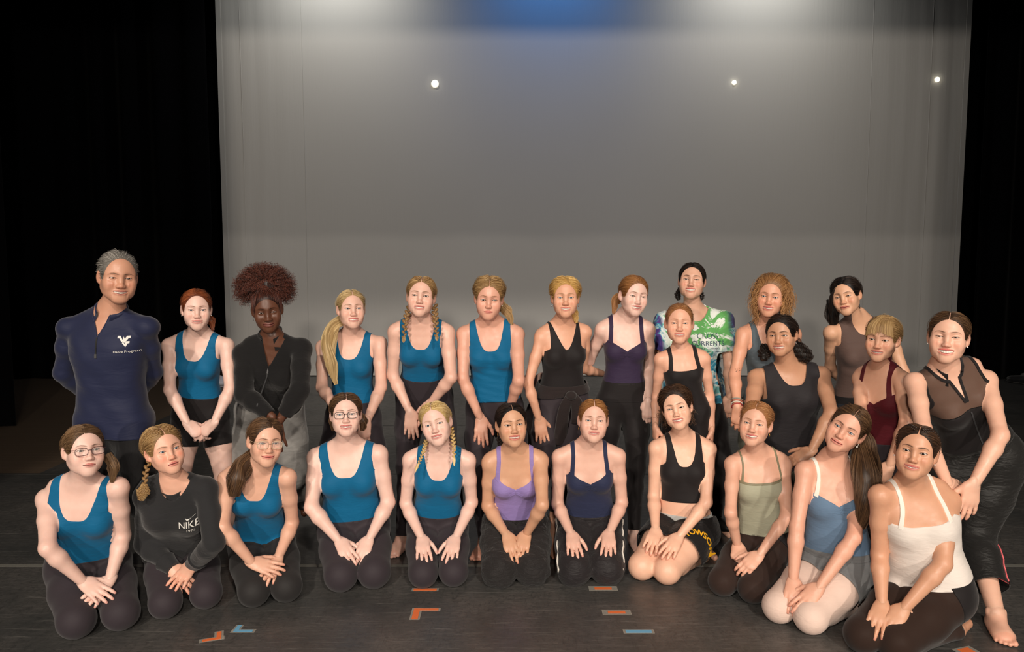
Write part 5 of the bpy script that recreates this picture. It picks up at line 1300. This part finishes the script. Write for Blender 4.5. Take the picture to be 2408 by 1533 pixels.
for nm, P in (('hanging_sleeve', [f(.03, .125, .105), f(.0, .15, .03), f(-.015, .15, -.10), f(-.02, .14, -.20)]), ('hanging_sleeve', [f(.04, .125, .11), f(.075, .14, .05), f(.085, .14, -.06)]), ('hanging_back', [f(-.13, .0, .08), f(-.17, .01, -.05), f(-.185, .02, -.20), f(-.18, .02, -.29)])):
    mb = MB(); mb.tube(bez(P, 12), np.interp(np.linspace(0, 1, 12), [0, .3, 1], [.025, .034, .042]) * (1.6 if nm == 'hanging_back' else 1), 12, .4, up=(0, -1, 0)); obj(nm, mb.data(nm, BROWNC), g)
mb = MB(); mb.ball(f(.035, .135, .11), (.035, .03, .028)); obj('knot', mb.data('knot', BROWNC), g); p.earring('drop', M_SILVER)

def heart(p, m, low, label=None, strap=None, sw=.0105, x0=.100, x1=.088):
    g = p.wear('leotard', cami(p.St, 'heart', low=low), m, .003); p.strap2(strap or m, 'heart', x0, x1, sw, g)
    sh = MB()
    for j in range(5):                                            # gathers at the centre front
        for sg in (-1, 1):
            C = [p.T.at(sg * q * p.s, .2, .337 - .006 * j + (.004 * (2 - j)) * q / .04) for q in (.003, .015, .030, .042)]
            from mathutils.bvhtree import BVHTree
            bv = getattr(g, 'bv', None) or BVHTree.FromPolygons([v.co.copy() for v in g.data.vertices], [tuple(q.vertices) for q in g.data.polygons])
            pts = []
            for c in C:
                hit = bv.ray_cast((c - p.base).tolist(), (-p.T.F).tolist())[0]
                if hit is not None: pts.append(np.array(hit) + p.T.F * .0004)
            if len(pts) == 4: sh.tube(bez(pts, 7), np.linspace(.0022, .0006, 7), 5)
    if sh.n: obj('gathers', sh.data('gathers', m), g)
    return g
p = Person('purple', dict(s=.99, skin=FAIR, head=(20, 2, 6), hand0='soft', hand1='soft', brow=(124, 88, 60), tw=.93, lw=.95, face=dict(smile=1, teeth=.85, eye=.62, nose=.95), foot0=1, foot1=1, footdir1=(.12, -1, 0),
    label='upright young woman in a plum leotard and high-waisted black leggings, face turned aside laughing'))
p.hair(H['copper'], tie=(-.02, .10, .01), cap=dict(th=.008, top=.004), side=.3); p.tail('ponytail', [(-.07, .09, .01), (-.12, .08, -.03), (-.135, .06, -.105)], [.022, .028, .006], H['copper'], 260, wave=.003)
heart(p, PLUM, .12, x0=.096, x1=.09, sw=.012); p.wear('leggings', legs(p.Sl, .145, .765), BLACK, .004); R = refine(p.Sl, .0035 - np.abs(p.Sl.h - .03), 2); p.wear('waistband_seam', .0030 - np.abs(R.h - .03), BLACK, .0058, R)

p = Person('tiedye', dict(s=1.03, w=1.12, skin=WARMS, head=(-2, -8, 3), hand0='soft', hand1='soft', brow=(40, 28, 24), blush=.7, face=dict(smile=1, teeth=.85, eye=.6, facew=1.05, jaw=1.05, brow=1.2),
    label='woman with slicked black hair in a green and blue tie-dye T-shirt, tallest at the back'))
p.hair(H['black'], tie=(0, .10, -.05), cap=dict(th=.006), side=.4)
for sg in (-1, 1): p.tail('loose_curls', [(sg * .055, .06, -.06), (sg * .075, .04, -.10), (sg * .07, .03, -.13)], [.012, .018, .010], H['black'], 50, curl=.006)
S = p.loose(('torso', 'arm0', 'arm1'), dict(torso=.024, arm=.034, cuff=1.0), .007, 20, 15); g = p.wear('tie_dye_shirt', np.minimum(pullover(S, low=-.05, neck=.468, wn=.065), np.where(S.dA < S.dT, .215 - S.A, .05)), TIEDYE, .003, S)
p.text('CROSS', (.055, .385), .045, N_PRINT, g); p.text('CURRENTS', (.055, .345), .042, N_PRINT, g); p.text('DANCE COMPANY', (.055, .317), .018, N_PRINT, g)
p.decal([(x, .004 * math.sin(x * 70) + w) for w in (0, .0025) for x in np.linspace(-.09, .09, 25)], [[i, i + 1, 26 + i, 25 + i] for i in range(24)], (.065, .298), N_PRINT, g, 0, 'wave_line')
p.wear('leggings', legs(p.Sl, .10), BLACK, .006)
p.shoes(SHOE)

p = Person('child', dict(s=.86, w=.96, bust=.55, skin=(228, 176, 150), head=(2, 0, 0), hs=1.06, hand0='fist', hand1='fist', brow=(176, 130, 98), iris='blue', aw=.92, lw=.9, face=dict(smile=.6, teeth=.5, eye=.7, jaw=.95),
    dors0=(-1, -.2, 0), dors1=(1, -.2, 0), label='slim girl with slicked strawberry hair in a black square-necked top, arms straight at her sides'))
p.hair(H['straw'], tie=(0, .10, .02), cap=dict(th=.004, zf=.082), side=.2)
g = p.wear('camisole', cami(p.St, 'straight', low=.03), BLACK, .0035); p.strap2(BLACK, 'straight', .098, .086, .013, g); p.wear('trousers', legs(p.Sl, .045), BLACK, .0045)

p = Person('curly', dict(s=1.0, skin=(222, 166, 138), head=(-5, 2, 6), hand0='soft', hand1=None, brow=(120, 86, 56), iris='blue', blush=.6, face=dict(smile=.9, teeth=.75, eye=.8, cheek=1.05),
    label='woman with loose curly light brown hair, slate tank top and coloured wrist bands'))
p.hair(H['curlb'], tie=(.01, .09, .06), cap=dict(th=.012, top=.010, full=.010), side=.2, mess=.004, fly=.3)
rng = p.rng; r0 = []; d0 = []
for i in range(760):
    a = rng.uniform(-2.5, 2.5); z = rng.uniform(-.03, .105); q = p.sc.on(math.sin(a) * .075, .012 + math.cos(a) * .07, z, -.004); r0.append(p.W(q[None])[0]); d0.append((math.sin(a) * (.30 + 2 * max(z, 0)), .1 + .2 * math.cos(a), -1.0 + 9 * max(z - .03, 0)))
strands('loose_curls', [q - p.base for q in curls(rng, np.array(r0), np.array(d0), .075, .007, 2.6, 24, .085)], H['curlb'], p.hairo, .0011)
p.wear('tank_top', tank(p.St, hb=.385, wn=.080, wo=.112, low=.09, pw=5), SLATE, .003); p.wear('trousers', legs(p.Sl, .075), OLIVE, .010)
for j, c in enumerate(((170, 60, 60), (220, 214, 200), (190, 110, 90), (150, 150, 140))):
    w, e = p.J['w0'], p.J['e0']; d = nrm(e - w); q = w + d * (.012 + .014 * j); a = nrm(np.cross(d, (0, 1, .2))); b = np.cross(d, a); t = np.linspace(0, 6.283, 19)[:-1]
    mb = MB(); mb.tube(q + .031 * (np.cos(t)[:, None] * a + np.sin(t)[:, None] * b) + d * (.004 * np.sin(t + j))[:, None], .0032, 6, closed=True); obj('bracelet', mb.data('bracelet', m_plain('bracelet_thread', c, .7), (np.eye(3), -p.base)), p.o)

INK = m_plain('tattoo_ink', (92, 70, 62), .6); V = []; Fq = []
for x0, y0, a, l in ((-.012, -.004, .5, .016), (-.004, .0, 1.2, .014), (.004, -.002, .2, .018), (-.008, .006, 2.2, .012), (.008, .006, .9, .012), (.0, -.008, 2.7, .016)):
    dx, dy = math.cos(a) * l, math.sin(a) * l; nx_, ny_ = -math.sin(a) * .0012, math.cos(a) * .0012; k0 = len(V); V += [(x0, y0), (x0 + dx * .5 + nx_, y0 + dy * .5 + ny_), (x0 + dx, y0 + dy), (x0 + dx * .5 - nx_, y0 + dy * .5 - ny_)]; Fq.append([k0, k0 + 3, k0 + 2, k0 + 1])
p.decal(V, Fq, None, INK, p.o, 0, 'tattoo', .001, 0, (np.array([1.0, 0, 0]), np.array([0, 0, 1.0]), np.array([0, -1.0, 0]), p.J['s0'] + (p.J['e0'] - p.J['s0']) * .88 + np.array([0, -.3, 0])))

p = Person('blacktank', dict(s=1.02, w=1.22, bust=1.1, skin=TAN, head=(-12, 3, -3), hand0=None, hand1='soft', brow=(36, 26, 22), lip=(184, 98, 92), face=dict(smile=.95, teeth=.8, eye=.75, facew=1.06, jaw=1.08, brow=1.15),
    label='woman with curly black hair in a loose charcoal sleeveless top, leaning on her thigh'))
p.hair(H['black'], tie=(.02, .10, -.03), cap=dict(th=.008), side=.5, fly=.15)
p.tail('curly_ponytail', [(.04, .09, -.03), (.12, .05, -.07), (.17, .02, -.12), (.19, .01, -.15)], [.035, .045, .040, .02], H['black'], 320, curl=.009, cf=7); p.tail('loose_curls', [(-.055, .05, -.06), (-.075, .02, -.11), (-.08, .0, -.14)], [.025, .032, .02], H['black'], 160, curl=.008, cf=7)
S = p.loose(('torso',), dict(torso=.018), .006, 22, 18); p.wear('sleeveless_top', tank(S, hb=.435, wn=.075, wo=.135, hbb=.46, low=.02, ah=.30, amp=.05), CHAR, .002, S); p.wear('shorts', legs(p.Sl, .06, .30), MAROON, .008); p.earring('hoop', M_SILVER, (1,))

p = Person('brown', dict(s=.98, w=1.05, skin=(226, 178, 146), head=(-14, 3, -12), hand0=None, hand1=None, brow=(48, 36, 32), face=dict(smile=.5, eye=.62, facew=1.05, nose=1.05, lips=1.1), blush=.6,
    label='woman with long black hair in a taupe high-necked sleeveless top, hands behind her'))
p.hair(H['black'], tie=(.04, .09, -.05), cap=dict(th=.009, top=.006, ear=.0, nape=-.08, part=(.01, .0012, .0)), side=.8, fly=.1)
p.tail('long_hair', [(.065, .05, .02), (.095, .05, -.08), (.115, .06, -.15), (.15, .07, -.21)], [.030, .034, .028, .006], H['black'], 300); p.tail('long_hair', [(-.035, .06, -.02), (-.03, .07, -.12), (-.01, .08, -.20)], [.04, .045, .02], H['black'], 200)
p.tail('front_lock', [(-.052, -.045, .065), (-.078, -.02, .0), (-.072, .01, -.08), (-.055, .03, -.12)], [.010, .013, .010, .003], H['black'], 110)
p.wear('sleeveless_top', tank(p.St, hb=.455, wn=.062, wo=.128, hbb=.48, low=.10, pw=2.2), TAUPE, .0035); p.wear('waistband', np.minimum(legs(p.Sl, .11), p.Sl.h - .06), BLACK, .005); p.wear('jeans', legs(p.Sl, .07), DENIM, .006)

p = Person('burgundy', dict(s=.95, skin=(232, 182, 154), head=(-13, 3, 4), hand0=None, hand1='soft', brow=(122, 90, 66), iris='hazel', blush=.6, face=dict(smile=.7, teeth=.6, eye=.95, jaw=.95),
    label='young woman with a wispy fringe in a burgundy leotard, leaning forward'))
p.hair(H['dkblonde'], tie=(.04, .10, -.01), cap=dict(th=.010, top=.008, zf=.074), side=.4, fly=.15); p.tail('ponytail', [(.06, .09, -.01), (.085, .07, -.07), (.08, .05, -.13)], [.022, .026, .008], H['dkblonde'], 200)
fr = []
for i in range(300):
    x = p.rng.uniform(-.072, .072); q = p.rng.rand(); C = bez([p.sc.on(x * .4 + .012, -.02, .11, .006), p.sc.on(x * .9, -.075, .085, .009), p.sc.on(x * 1.08, -.085, .048 - .02 * abs(x) / .06, .009), p.sc.on(x * 1.12, -.085, .024 + .030 * q - .5 * max(abs(x) - .040, 0), .008)], 10); fr.append(p.W(C) - p.base)
strands('fringe', fr, H['dkblonde'], p.hairo, .0008)
heart(p, WINE, .09, x0=.088, x1=.084, sw=.012); p.wear('leggings', legs(p.Sl, .10), LEGG, .004)

p = Person('zipmesh', dict(s=1.06, w=1.0, bust=1.0, skin=(232, 186, 162), head=(-2, 0, 3), hand0='flat', hand1='flat', brow=(88, 62, 48), lip=(206, 96, 92), blush=.55, handsc=1.0, face=dict(smile=1.1, teeth=1.1, eye=.55, cheek=1.06, facew=1.03),
    dors1=(.1, -.7, .6), foot1=1, footdir1=(-.30, -1, 0), label='beaming woman in a black zipped top with sheer mesh yoke and cropped black trousers'))
p.hair(H['brown'], tie=(.02, .10, -.05), cap=dict(th=.006, **PART), side=.8, fly=.08); p.tail('loose_wisps', [(.06, .07, -.05), (.085, .06, -.09), (.10, .05, -.12)], [.012, .018, .012], H['brown'], 60, curl=.005)
def zip_fields(S):
    full = tank(S, hb=.50, wn=.075, wo=.124, hbb=.51, low=.10, pw=3, ah=.36, top=.62); vee = np.where(S.front, S.au - .17 * np.clip(S.h - .40, 0, 1), .05); return full, np.maximum(vee, .40 - S.h)
R = refine(p.Sl, p.Sl.h - .28, 1); full, vee = zip_fields(p.Sl); fr_, vr_ = zip_fields(R)
g = p.wear('zipped_top', np.minimum(full, .355 - p.Sl.h), BLACK, .0035); p.wear('mesh_yoke', np.minimum(np.minimum(fr_, R.h - .352), vr_ - .003), MESHT, .0040, R, g)
e = np.minimum(fr_, vr_); p.wear('binding', np.minimum(np.minimum(e, .011 - e), R.h - .32), BLACK, .0055, R, g)
p.collar(g, BLACK, d0=.070, rise=.036, open_=.5, g=.006, flare=.008, drop=.042)
p.decal(*ZIP(.0035, 18, .10), (.0, .25), G_PRINT, g, 0, 'zipper', .003)
S = p.loose(('torso', 'leg0', 'leg1'), dict(torso=.016, leg=.034, hem=1.4, nofoot=1), .010, 22, 31); t = p.wear('cropped_trousers', np.minimum(np.minimum(.13 - S.h, .66 - S.L), .05), PANTZ, .002, S)
p.wear('waistband', np.minimum(legs(p.Sl, .135), p.Sl.h - .10), PANTZ, .024, parent=t)
from mathutils.bvhtree import BVHTree
bv = BVHTree.FromPolygons([v.co.copy() for v in t.data.vertices], [tuple(q.vertices) for q in t.data.polygons]); k1, a1 = p.J['k1'], p.J['a1']; pts = []
for q in np.linspace(.02, .62, 14):
    c = k1 + (a1 - k1) * q + np.array([.050 + .004 * math.sin(q * 40), -.4, 0]) - p.base; hit = bv.ray_cast(c.tolist(), (0, 1, 0))[0]
    if hit is not None: pts.append(np.array(hit) + (0, -.003, 0))
mb = MB(); mb.tube(pts, .0036, 6); obj('pink_piping', mb.data('pink_piping', PINK_P), t); p.earring('stud', M_PEARL)

# ------------------------------------------------------------------ the kneeling row
def kneel(key, label, **k):
    d = dict(s=PS[key], kneel=True, label=label, hand0='flat', hand1='flat'); d.update(k); return Person(key, d)
PS = dict(glassL=1.0, sweat=.98, glassM=1.0, glassR=1.0, twobraid=1.0, lavender=1.0, navy=1.0, crop=1.0, sage=.97, blue=1.02, white=1.02)

p = kneel('glassL', 'kneeling woman in teal leotard with thin dark glasses, leftmost of the front row', w=1.15, skin=FAIR, head=(14, 2, 0), brow=(88, 66, 48), iris='hazel', face=dict(smile=.25, eye=.9, facew=1.04, jaw=1.05, nose=1.1))
p.hair(H['light'], tie=(.0, .09, -.06), cap=dict(th=.007, part=(-.012, .0016, .0)), side=.9)
for sg in (-1, 1): p.tail('long_hair', [(sg * .06, .05, -.03), (sg * .085 + .005, .04, -.09), (sg * .085, .03, -.16)], [.022, .030, .008], H['light'], 200)
tealtop(p, .12, hb=.380); p.wear('leggings', legs(p.Sl, .13), LEGG, .004); p.glasses(m_plain('dark_red_frame', (64, 30, 32), .3), .0255, .0165, .0013)

p = kneel('sweat', 'kneeling young woman in a black crew-neck sweatshirt with a side braid', skin=(230, 180, 156), head=(17, 3, -13), brow=(110, 82, 58), iris='blue', blush=.9, face=dict(smile=.0, eye=1.05, lips=1.2, nose=.95))
p.hair(H['dkblonde'], tie=(-.02, .10, -.04), cap=dict(th=.010, top=.004, **PART), side=.9, mess=.003, fly=.2)
for sg in (-1, 1): p.scalp_braid([(sg * .012, -.06, .085), (sg * .04, -.03, .092), (sg * .066, .02, .06), (sg * .074, .045, .01)], .012, H['dkblonde'])
p.braids([(-.105, .02, -.045), (-.108, -.02, -.10), (-.100, -.05, -.150)], [.015, .015, .013], H['dkblonde'], 0); p.tail('braid_end', [(-.100, -.05, -.150), (-.105, -.06, -.185), (-.120, -.06, -.225)], [.010, .030, .012], H['dkblonde'], 160, curl=.004)
S = p.loose(('torso', 'arm0', 'arm1'), dict(torso=.024, arm=.014, cuff=1.0), .006, 20, 41); g = p.wear('sweatshirt', np.minimum(pullover(S, low=.015, neck=.484, wn=.06, wrist=.475), .05), COTTON, .003, S)
for i in '01':
    w, e = p.J['w' + i], p.J['e' + i]; d = nrm(w - e); mb = MB(); mb.tube(bez([w - d * .055, w - d * .02, w + d * .012], 6), [.048, .042, .036], 14) if False else mb.tube([w - d * .06, w - d * .03, w + d * .008], [.052, .043, .037], 16); obj('cuff', mb.data('cuff', COTTON, (np.eye(3), -p.base)), g)
p.collar(g, COTTON, d0=.044, rise=.018, open_=.0, g=.014, flare=.004, name='neck_rib', drop=.044)
p.text('NIKE', (.070, .372), .050, W_PRINT, g, .10, .85); p.text('1972', (.072, .338), .021, W_PRINT, g, .08)
p.decal([(-.020, .004), (-.013, -.006), (-.004, -.005), (.024, .010), (-.006, .000), (-.013, -.001), (-.017, .004)], [[0, 1, 2, 3, 4, 5, 6]], (.082, .404), W_PRINT, g, .1, 'logo')
p.wear('leggings', legs(p.Sl, .13), LEGG, .005); p.earring('hoop', M_GOLD, (-1,))

p = kneel('glassM', 'kneeling woman in a teal leotard with clear-framed glasses and a wavy brown side ponytail', skin=WARMS, head=(13, 8, 4), brow=(78, 56, 42), face=dict(smile=.75, eye=.8), tw=.96)
p.hair(H['brown'], tie=(-.07, .08, -.03), cap=dict(th=.008, top=.003, part=(.012, .0018, .02)), side=.9)
p.tail('ponytail', [(-.085, .06, -.04), (-.125, .0, -.10), (-.150, -.05, -.165), (-.158, -.06, -.25)], [.024, .040, .052, .022], H['brown'], 560, wave=.008, shag=.2)
tealtop(p, .08, hb=.388); p.wear('leggings', legs(p.Sl, .09), mat('sheer_knee_leggings', m_fabric, (40, 38, 38), .7, .1), .004); p.glasses(m_plain('clear_frame', (205, 180, 150), .2), .0250, .0185, .0015)

p = kneel('glassR', 'kneeling woman in a teal leotard with black-browed glasses, smiling straight at the lens', w=1.25, bust=1.18, skin=FAIR, head=(0, 0, 0), brow=(104, 76, 58), iris='blue', face=dict(smile=.9, teeth=.7, eye=.75, facew=1.04, jaw=1.04))
p.hair(H['brown'], tie=(.0, .09, -.06), cap=dict(th=.009, part=(.004, .0018, .01)), side=.9, fly=.15)
for sg in (-1, 1): p.tail('long_hair', [(sg * .065, .05, -.01), (sg * .082, .05, -.05), (sg * .078, .05, -.10)], [.022, .026, .01], H['brown'], 160, wave=.004)
tealtop(p, .11, hb=.383, wn=.085, wo=.125); p.wear('leggings', legs(p.Sl, .12), LEGG, .004); p.glasses(m_plain('black_frame', (24, 20, 20), .3), .0245, .0170, .0015)

p = kneel('twobraid', 'kneeling platinum blonde in a teal leotard with two thin braids, head tilted', skin=FAIR, head=(-8, 4, -12), brow=(176, 142, 104), iris='blue', face=dict(smile=.8, teeth=.4, eye=.9, lash=.5))
p.hair(H['plat'], tie=(0, .10, -.04), cap=dict(th=.007, **PART), side=.9, fly=.12)
for sg in (-1, 1): p.scalp_braid([(sg * .012, -.06, .085), (sg * .04, -.03, .092), (sg * .066, .02, .06), (sg * .074, .045, .01)], .011, H['plat'])
p.braids([(.090, .03, -.03), (.105, -.02, -.09), (.110, -.06, -.16)], [.013, .012, .009], H['plat'], .05); p.braids([(-.045, .03, -.09), (-.055, -.03, -.14), (-.075, -.08, -.19)], [.012, .011, .008], H['plat'], .05)
tealtop(p, .125, hb=.388); p.wear('leggings', legs(p.Sl, .135), LEGG, .004); p.earring('hoop', M_GOLD, (1,))

p = kneel('lavender', 'kneeling woman in a lavender leotard and ruched black cargo trousers', bust=1.03, skin=(208, 162, 132), head=(9, 2, -5), brow=(40, 28, 24), blush=.5, face=dict(smile=.9, teeth=.75, eye=.9, lips=1.15))
p.hair(H['black'], tie=(0, .10, -.03), cap=dict(th=.006, part=(.002, .0018, .02)), side=.9); p.tail('ponytail', [(-.02, .09, -.04), (-.06, .08, -.09), (-.07, .07, -.14)], [.022, .03, .015], H['black'], 200, curl=.006)
heart(p, LAV, .10); S = p.loose(('torso', 'leg0', 'leg1'), dict(torso=.010, leg=.022, hem=1.4, nofoot=1), .007, 40, 51, (1, 1, 1.4)); p.wear('cargo_trousers', np.minimum(legs(S, .105, .74), .05), CARGO, .002, S); p.wear('waistband', np.minimum(legs(p.Sl, .12), p.Sl.h - .075), CARGO, .010); p.earring('hoop', M_GOLD, (-1,))

p = kneel('navy', 'kneeling woman in a navy leotard and black track trousers with white side stripes', bust=1.03, skin=LIGHT, head=(4, 2, 1), brow=(122, 86, 60), iris='blue', face=dict(smile=.75, teeth=.25, eye=.75, jaw=1.03))
p.hair(H['copper'], tie=(0, .10, .02), cap=dict(th=.005, **PART), side=.8)
heart(p, NAVYF, .10); S = p.loose(('torso', 'leg0', 'leg1'), dict(torso=.010, leg=.020, hem=1.4, nofoot=1), .006, 30, 52); g = p.wear('track_trousers', np.minimum(legs(S, .10, .74), .05), TRACK, .002, S); p.wear('waistband', np.minimum(legs(p.Sl, .115), p.Sl.h - .075), TRACK, .010, parent=g)
for sg, i in ((-1, '0'), (1, '1')):
    h_, k_ = p.J['h' + i], p.J['k' + i]; mb = MB(); x = p.T.Xh * sg
    mb.tube([h_ + (k_ - h_) * q + x * (.105 - .018 * q + .004 * math.sin(q * 22)) + np.array([0, -.01, .035 - .09 * max(q - .8, 0)]) - p.base for q in np.linspace(.05, 1.08, 16)], .016, 8, .35, up=tuple(x)); obj('white_stripe', mb.data('white_stripe', WHITE_S), g)
p.earring('hoop', M_GOLD, (-1,))

p = kneel('crop', 'kneeling woman in a black cropped tank top and black gym shorts, knees bare', skin=(236, 190, 164), head=(-5, 2, -13), brow=(84, 60, 46), face=dict(smile=.95, teeth=.75, eye=.7), tw=.96)
p.hair(H['dark'], tie=(.02, .10, -.03), cap=dict(th=.010, top=.008, full=.004), side=.4, mess=.004, fly=.35)
rng = p.rng; a = rng.uniform(-2.0, 2.2, 260); rt_ = p.W(np.stack([np.sin(a) * .072, .02 + np.cos(a) * .07, rng.uniform(-.05, .05, 260)], 1)); strands('loose_curls', [q - p.base for q in curls(rng, rt_, np.stack([np.sin(a) * .3 + .05, .3 + 0 * a, -1 + 0 * a], 1), .075, .006, 2.5, 18)], H['dark'], p.hairo, .0010)
p.wear('cropped_tank', tank(p.St, low=.175, hb=.378, wn=.068, wo=.098, ah=.33, amp=.09), BLACK, .0035)
S = p.loose(('torso', 'leg0', 'leg1'), dict(torso=.010, leg=.030, hem=1.2, nofoot=1), .008, 24, 61); g = p.wear('gym_shorts', np.minimum(legs(S, .065, .22), .05), GYM, .002, S)
p.wear('waistband', np.minimum(legs(p.Sl, .10), p.Sl.h - .062), m_plain('grey_band', (186, 186, 184), .8), .006, parent=g); p.wear('white_edge', .004 - np.abs(p.Sl.h - .068) - .2 * (p.Sl.dA < p.Sl.dT), WHITE_S, .0075, parent=g)
mb = MB(); T = p.T; f = lambda u, v, h: T.at(u, v, h) - p.base
mb.tube(bez([f(.02, .108, .066), f(.0, .118, .055), f(-.03, .118, .045), f(-.035, .115, .055), f(0, .118, .064), f(.03, .12, .055), f(.055, .12, .035)], 24), .0035, 6); obj('drawstring', mb.data('drawstring', WHITE_S), g)
h1, k1 = p.J['h1'], p.J['k1']; d = nrm(k1 - h1); Fv = nrm(np.array([.25, -.55, .8])); Fv = nrm(Fv - (Fv @ d) * d); X = np.cross(d, Fv) * -1
X = nrm(np.array([.9, -.1, -.25]) - (np.array([.9, -.1, -.25]) @ Fv) * Fv); U = np.cross(Fv, X)
cu = bpy.data.curves.new('txt', 'FONT'); cu.body = 'TOWSON'; cu.size = .05; cu.align_x = 'CENTER'; cu.align_y = 'CENTER'; cu.resolution_u = 3; cu.offset = .0012
t = bpy.data.objects.new('txt', cu); COL.objects.link(t); me = t.evaluated_get(bpy.context.evaluated_depsgraph_get()).to_mesh(); Vt = np.array([v.co[:2] for v in me.vertices]); Ft = [list(q.vertices) for q in me.polygons]; t.to_mesh_clear(); bpy.data.objects.remove(t)
p.decal(Vt, Ft, None, Y_PRINT, g, 0, 'lettering', .003, .11, (X, U, Fv, h1 + (k1 - h1) * .34 + Fv * .3 + X * .03))

p = kneel('sage', 'kneeling woman in a sage camisole and sheer black tights, fingers laced', skin=(224, 176, 152), head=(-8, 2, 7), brow=(142, 100, 66), iris='blue', hand0='clasp', hand1='soft', blush=.55, face=dict(smile=.95, teeth=.75, eye=.75), tw=.95, aw=.92)
p.hair(H['straw'], tie=(0, .10, .0), cap=dict(th=.008, part=(.0, .0018, .0)), side=.8, fly=.1)
for sg in (-1, 1): p.scalp_braid([(sg * .010, -.03, .105), (sg * .045, .0, .092), (sg * .066, .04, .06), (sg * .05, .075, .03)], .010, H['straw'])
g = p.wear('camisole', cami(p.St, 'straight', low=.085), SAGE, .0035); p.strap2(TRIM, 'straight', .102, .094, .0045, g); R = refine(p.Sl, np.minimum(cami(p.Sl, 'straight', low=.085), .011 - (cami_line(p.Sl, 'straight') - p.Sl.h))); p.wear('neck_trim', np.minimum(cami(R, 'straight', low=.085), .011 - (cami_line(R, 'straight') - R.h)), TRIM, .005, R, g)
p.wear('briefs', legs(p.Sl, .10, .06), BLACK, .0040); p.wear('sheer_tights', legs(p.Sl, .095), SHEERT, .003); p.earring('hoop', M_GOLD)

p = kneel('blue', 'kneeling woman in a dusty blue leotard, grey shorts and pale pink tights, head tilted', bust=1.1, skin=(222, 170, 146), head=(-8, 4, 28), brow=(70, 48, 38), iris='blue', lip=(196, 112, 104), face=dict(smile=.35, eye=.95, lips=1.15, brow=1.15))
p.hair(H['brown'], tie=(.07, .09, -.01), cap=dict(th=.008, part=(.004, .0015, .0)), side=.8, fly=.1)
p.tail('ponytail', [(.105, .07, -.02), (.115, .02, -.10), (.095, -.05, -.20), (.075, -.09, -.32), (.055, -.10, -.45)], [.026, .046, .066, .064, .012], H['brown'], 900, wave=.007, shag=.22, )
heart(p, SKY, .10, strap=WHITE_S, sw=.0075, x0=.100, x1=.085)
S = p.loose(('torso', 'leg0', 'leg1'), dict(torso=.008, leg=.014, hem=1, nofoot=1), .004, 40, 71); g = p.wear('shorts', np.minimum(legs(S, .085, .15), .05), GREYM, .002, S); p.wear('waistband', np.minimum(legs(p.Sl, .11), p.Sl.h - .07), GREYM, .010, parent=g)
p.wear('tights', legs(p.Sl, .06), PINK_T, .0035); p.earring('drop', M_PEARL, (1,))

p = kneel('white', 'kneeling woman in a white camisole leotard and sheer black tights, nearest the lens', w=1.08, bust=1.08, skin=(210, 160, 130), head=(-3, 2, 8), brow=(56, 40, 32), blush=.4, face=dict(smile=.8, teeth=.45, eye=.9, brow=1.2, facew=1.03))
p.hair(H['dark'], tie=(0, .10, -.03), cap=dict(th=.008, **PART), side=.9, fly=.08)
for sg in (-1, 1): p.scalp_braid([(sg * .014, -.055, .088), (sg * .042, -.02, .094), (sg * .066, .03, .058), (sg * .06, .06, .0)], .009, H['dark'])
g = p.wear('leotard', cami(p.St, 'round', low=.085), WHITE, .0035); p.strap2(WHITE_S, 'round', .090, .074, .0075, g)
p.wear('briefs', legs(p.Sl, .10, .05), BLACK, .0042); p.wear('sheer_tights', legs(p.Sl, .095), SHEERT, .003); p.earring('stud', M_PEARL)

# ------------------------------------------------------------------ small things at the back
def rumple(name, c, r, m, label, cat, seed):
    mb = MB(); mb.ball((0, 0, 0), r, None, 28, 18); V = np.concatenate(mb.V); d = sines(seed, V, 5, 26) * .35 + sines(seed + 1, V, 4, 60) * .12
    V = V * (1 + d)[:, None]; V[:, 2] = np.maximum(V[:, 2] + r[2] * .55, 0)
    o = obj(name, mesh_data(name, V, np.concatenate(mb.Q), [m]), None, label, cat); o.location = c; return o
rumple('crumpled_cloth', (-4.02, 10.05, .0), (.15, .12, .10), m_fabric('white_cloth', (214, 214, 226), .9), 'small crumpled white cloth on the floor behind the red-haired woman', 'cloth', 5)
rumple('cloth_heap', (7.45, 10.35, .0), (.42, .22, .09), m_fabric('dark_cloth', (12, 12, 15), .9), 'low heap of dark cloth on the floor beside the side curtain', 'cloth', 9)
k = Nodes('lamp_glow'); k.P(Base_Color=(1, .95, .8, 1), Emission_Color=(1.0, .93, .74, 1), Emission_Strength=9.0); GLOW = k.m
k = Nodes('lamp_glass'); k.P(Base_Color=(.9, .88, .8, 1), Roughness=.15, Emission_Color=(1.0, .93, .74, 1), Emission_Strength=.7); RIM = k.m
for (x, z, r, lab) in ((-1.116, 4.274, .042, 'brightest small round lamp against the backdrop, above the teal-clad women'), (3.224, 4.298, .026, 'small round lamp against the backdrop above the tie-dye shirt'), (6.171, 4.340, .028, 'small round lamp close to the side edge of the backdrop')):
    root = bpy.data.objects.new('pin_lamp', None); COL.objects.link(root); root.location = (x, 10.978 + .012 * math.sin(x * 2.1 + .4), z); root['label'] = lab; root['category'] = 'lamp'; root['group'] = 'lamps against the backdrop'
    a = MB(); a.ball((0, 0, 0), (r, .012, r), None, 14, 10); obj('bulb', a.data('bulb', GLOW), root)
    t = np.linspace(0, 6.283, 21)[:-1]; b = MB(); b.tube(np.stack([r * 1.15 * np.cos(t), 0 * t + .012, r * 1.15 * np.sin(t)], 1), r * .16, 6, closed=True); obj('rim', b.data('rim', RIM), root)
    d = MB(); d.tube([(0, .01, 0), (0, .06, 0)], r * .5, 8); obj('socket', d.data('socket', RIM), root)
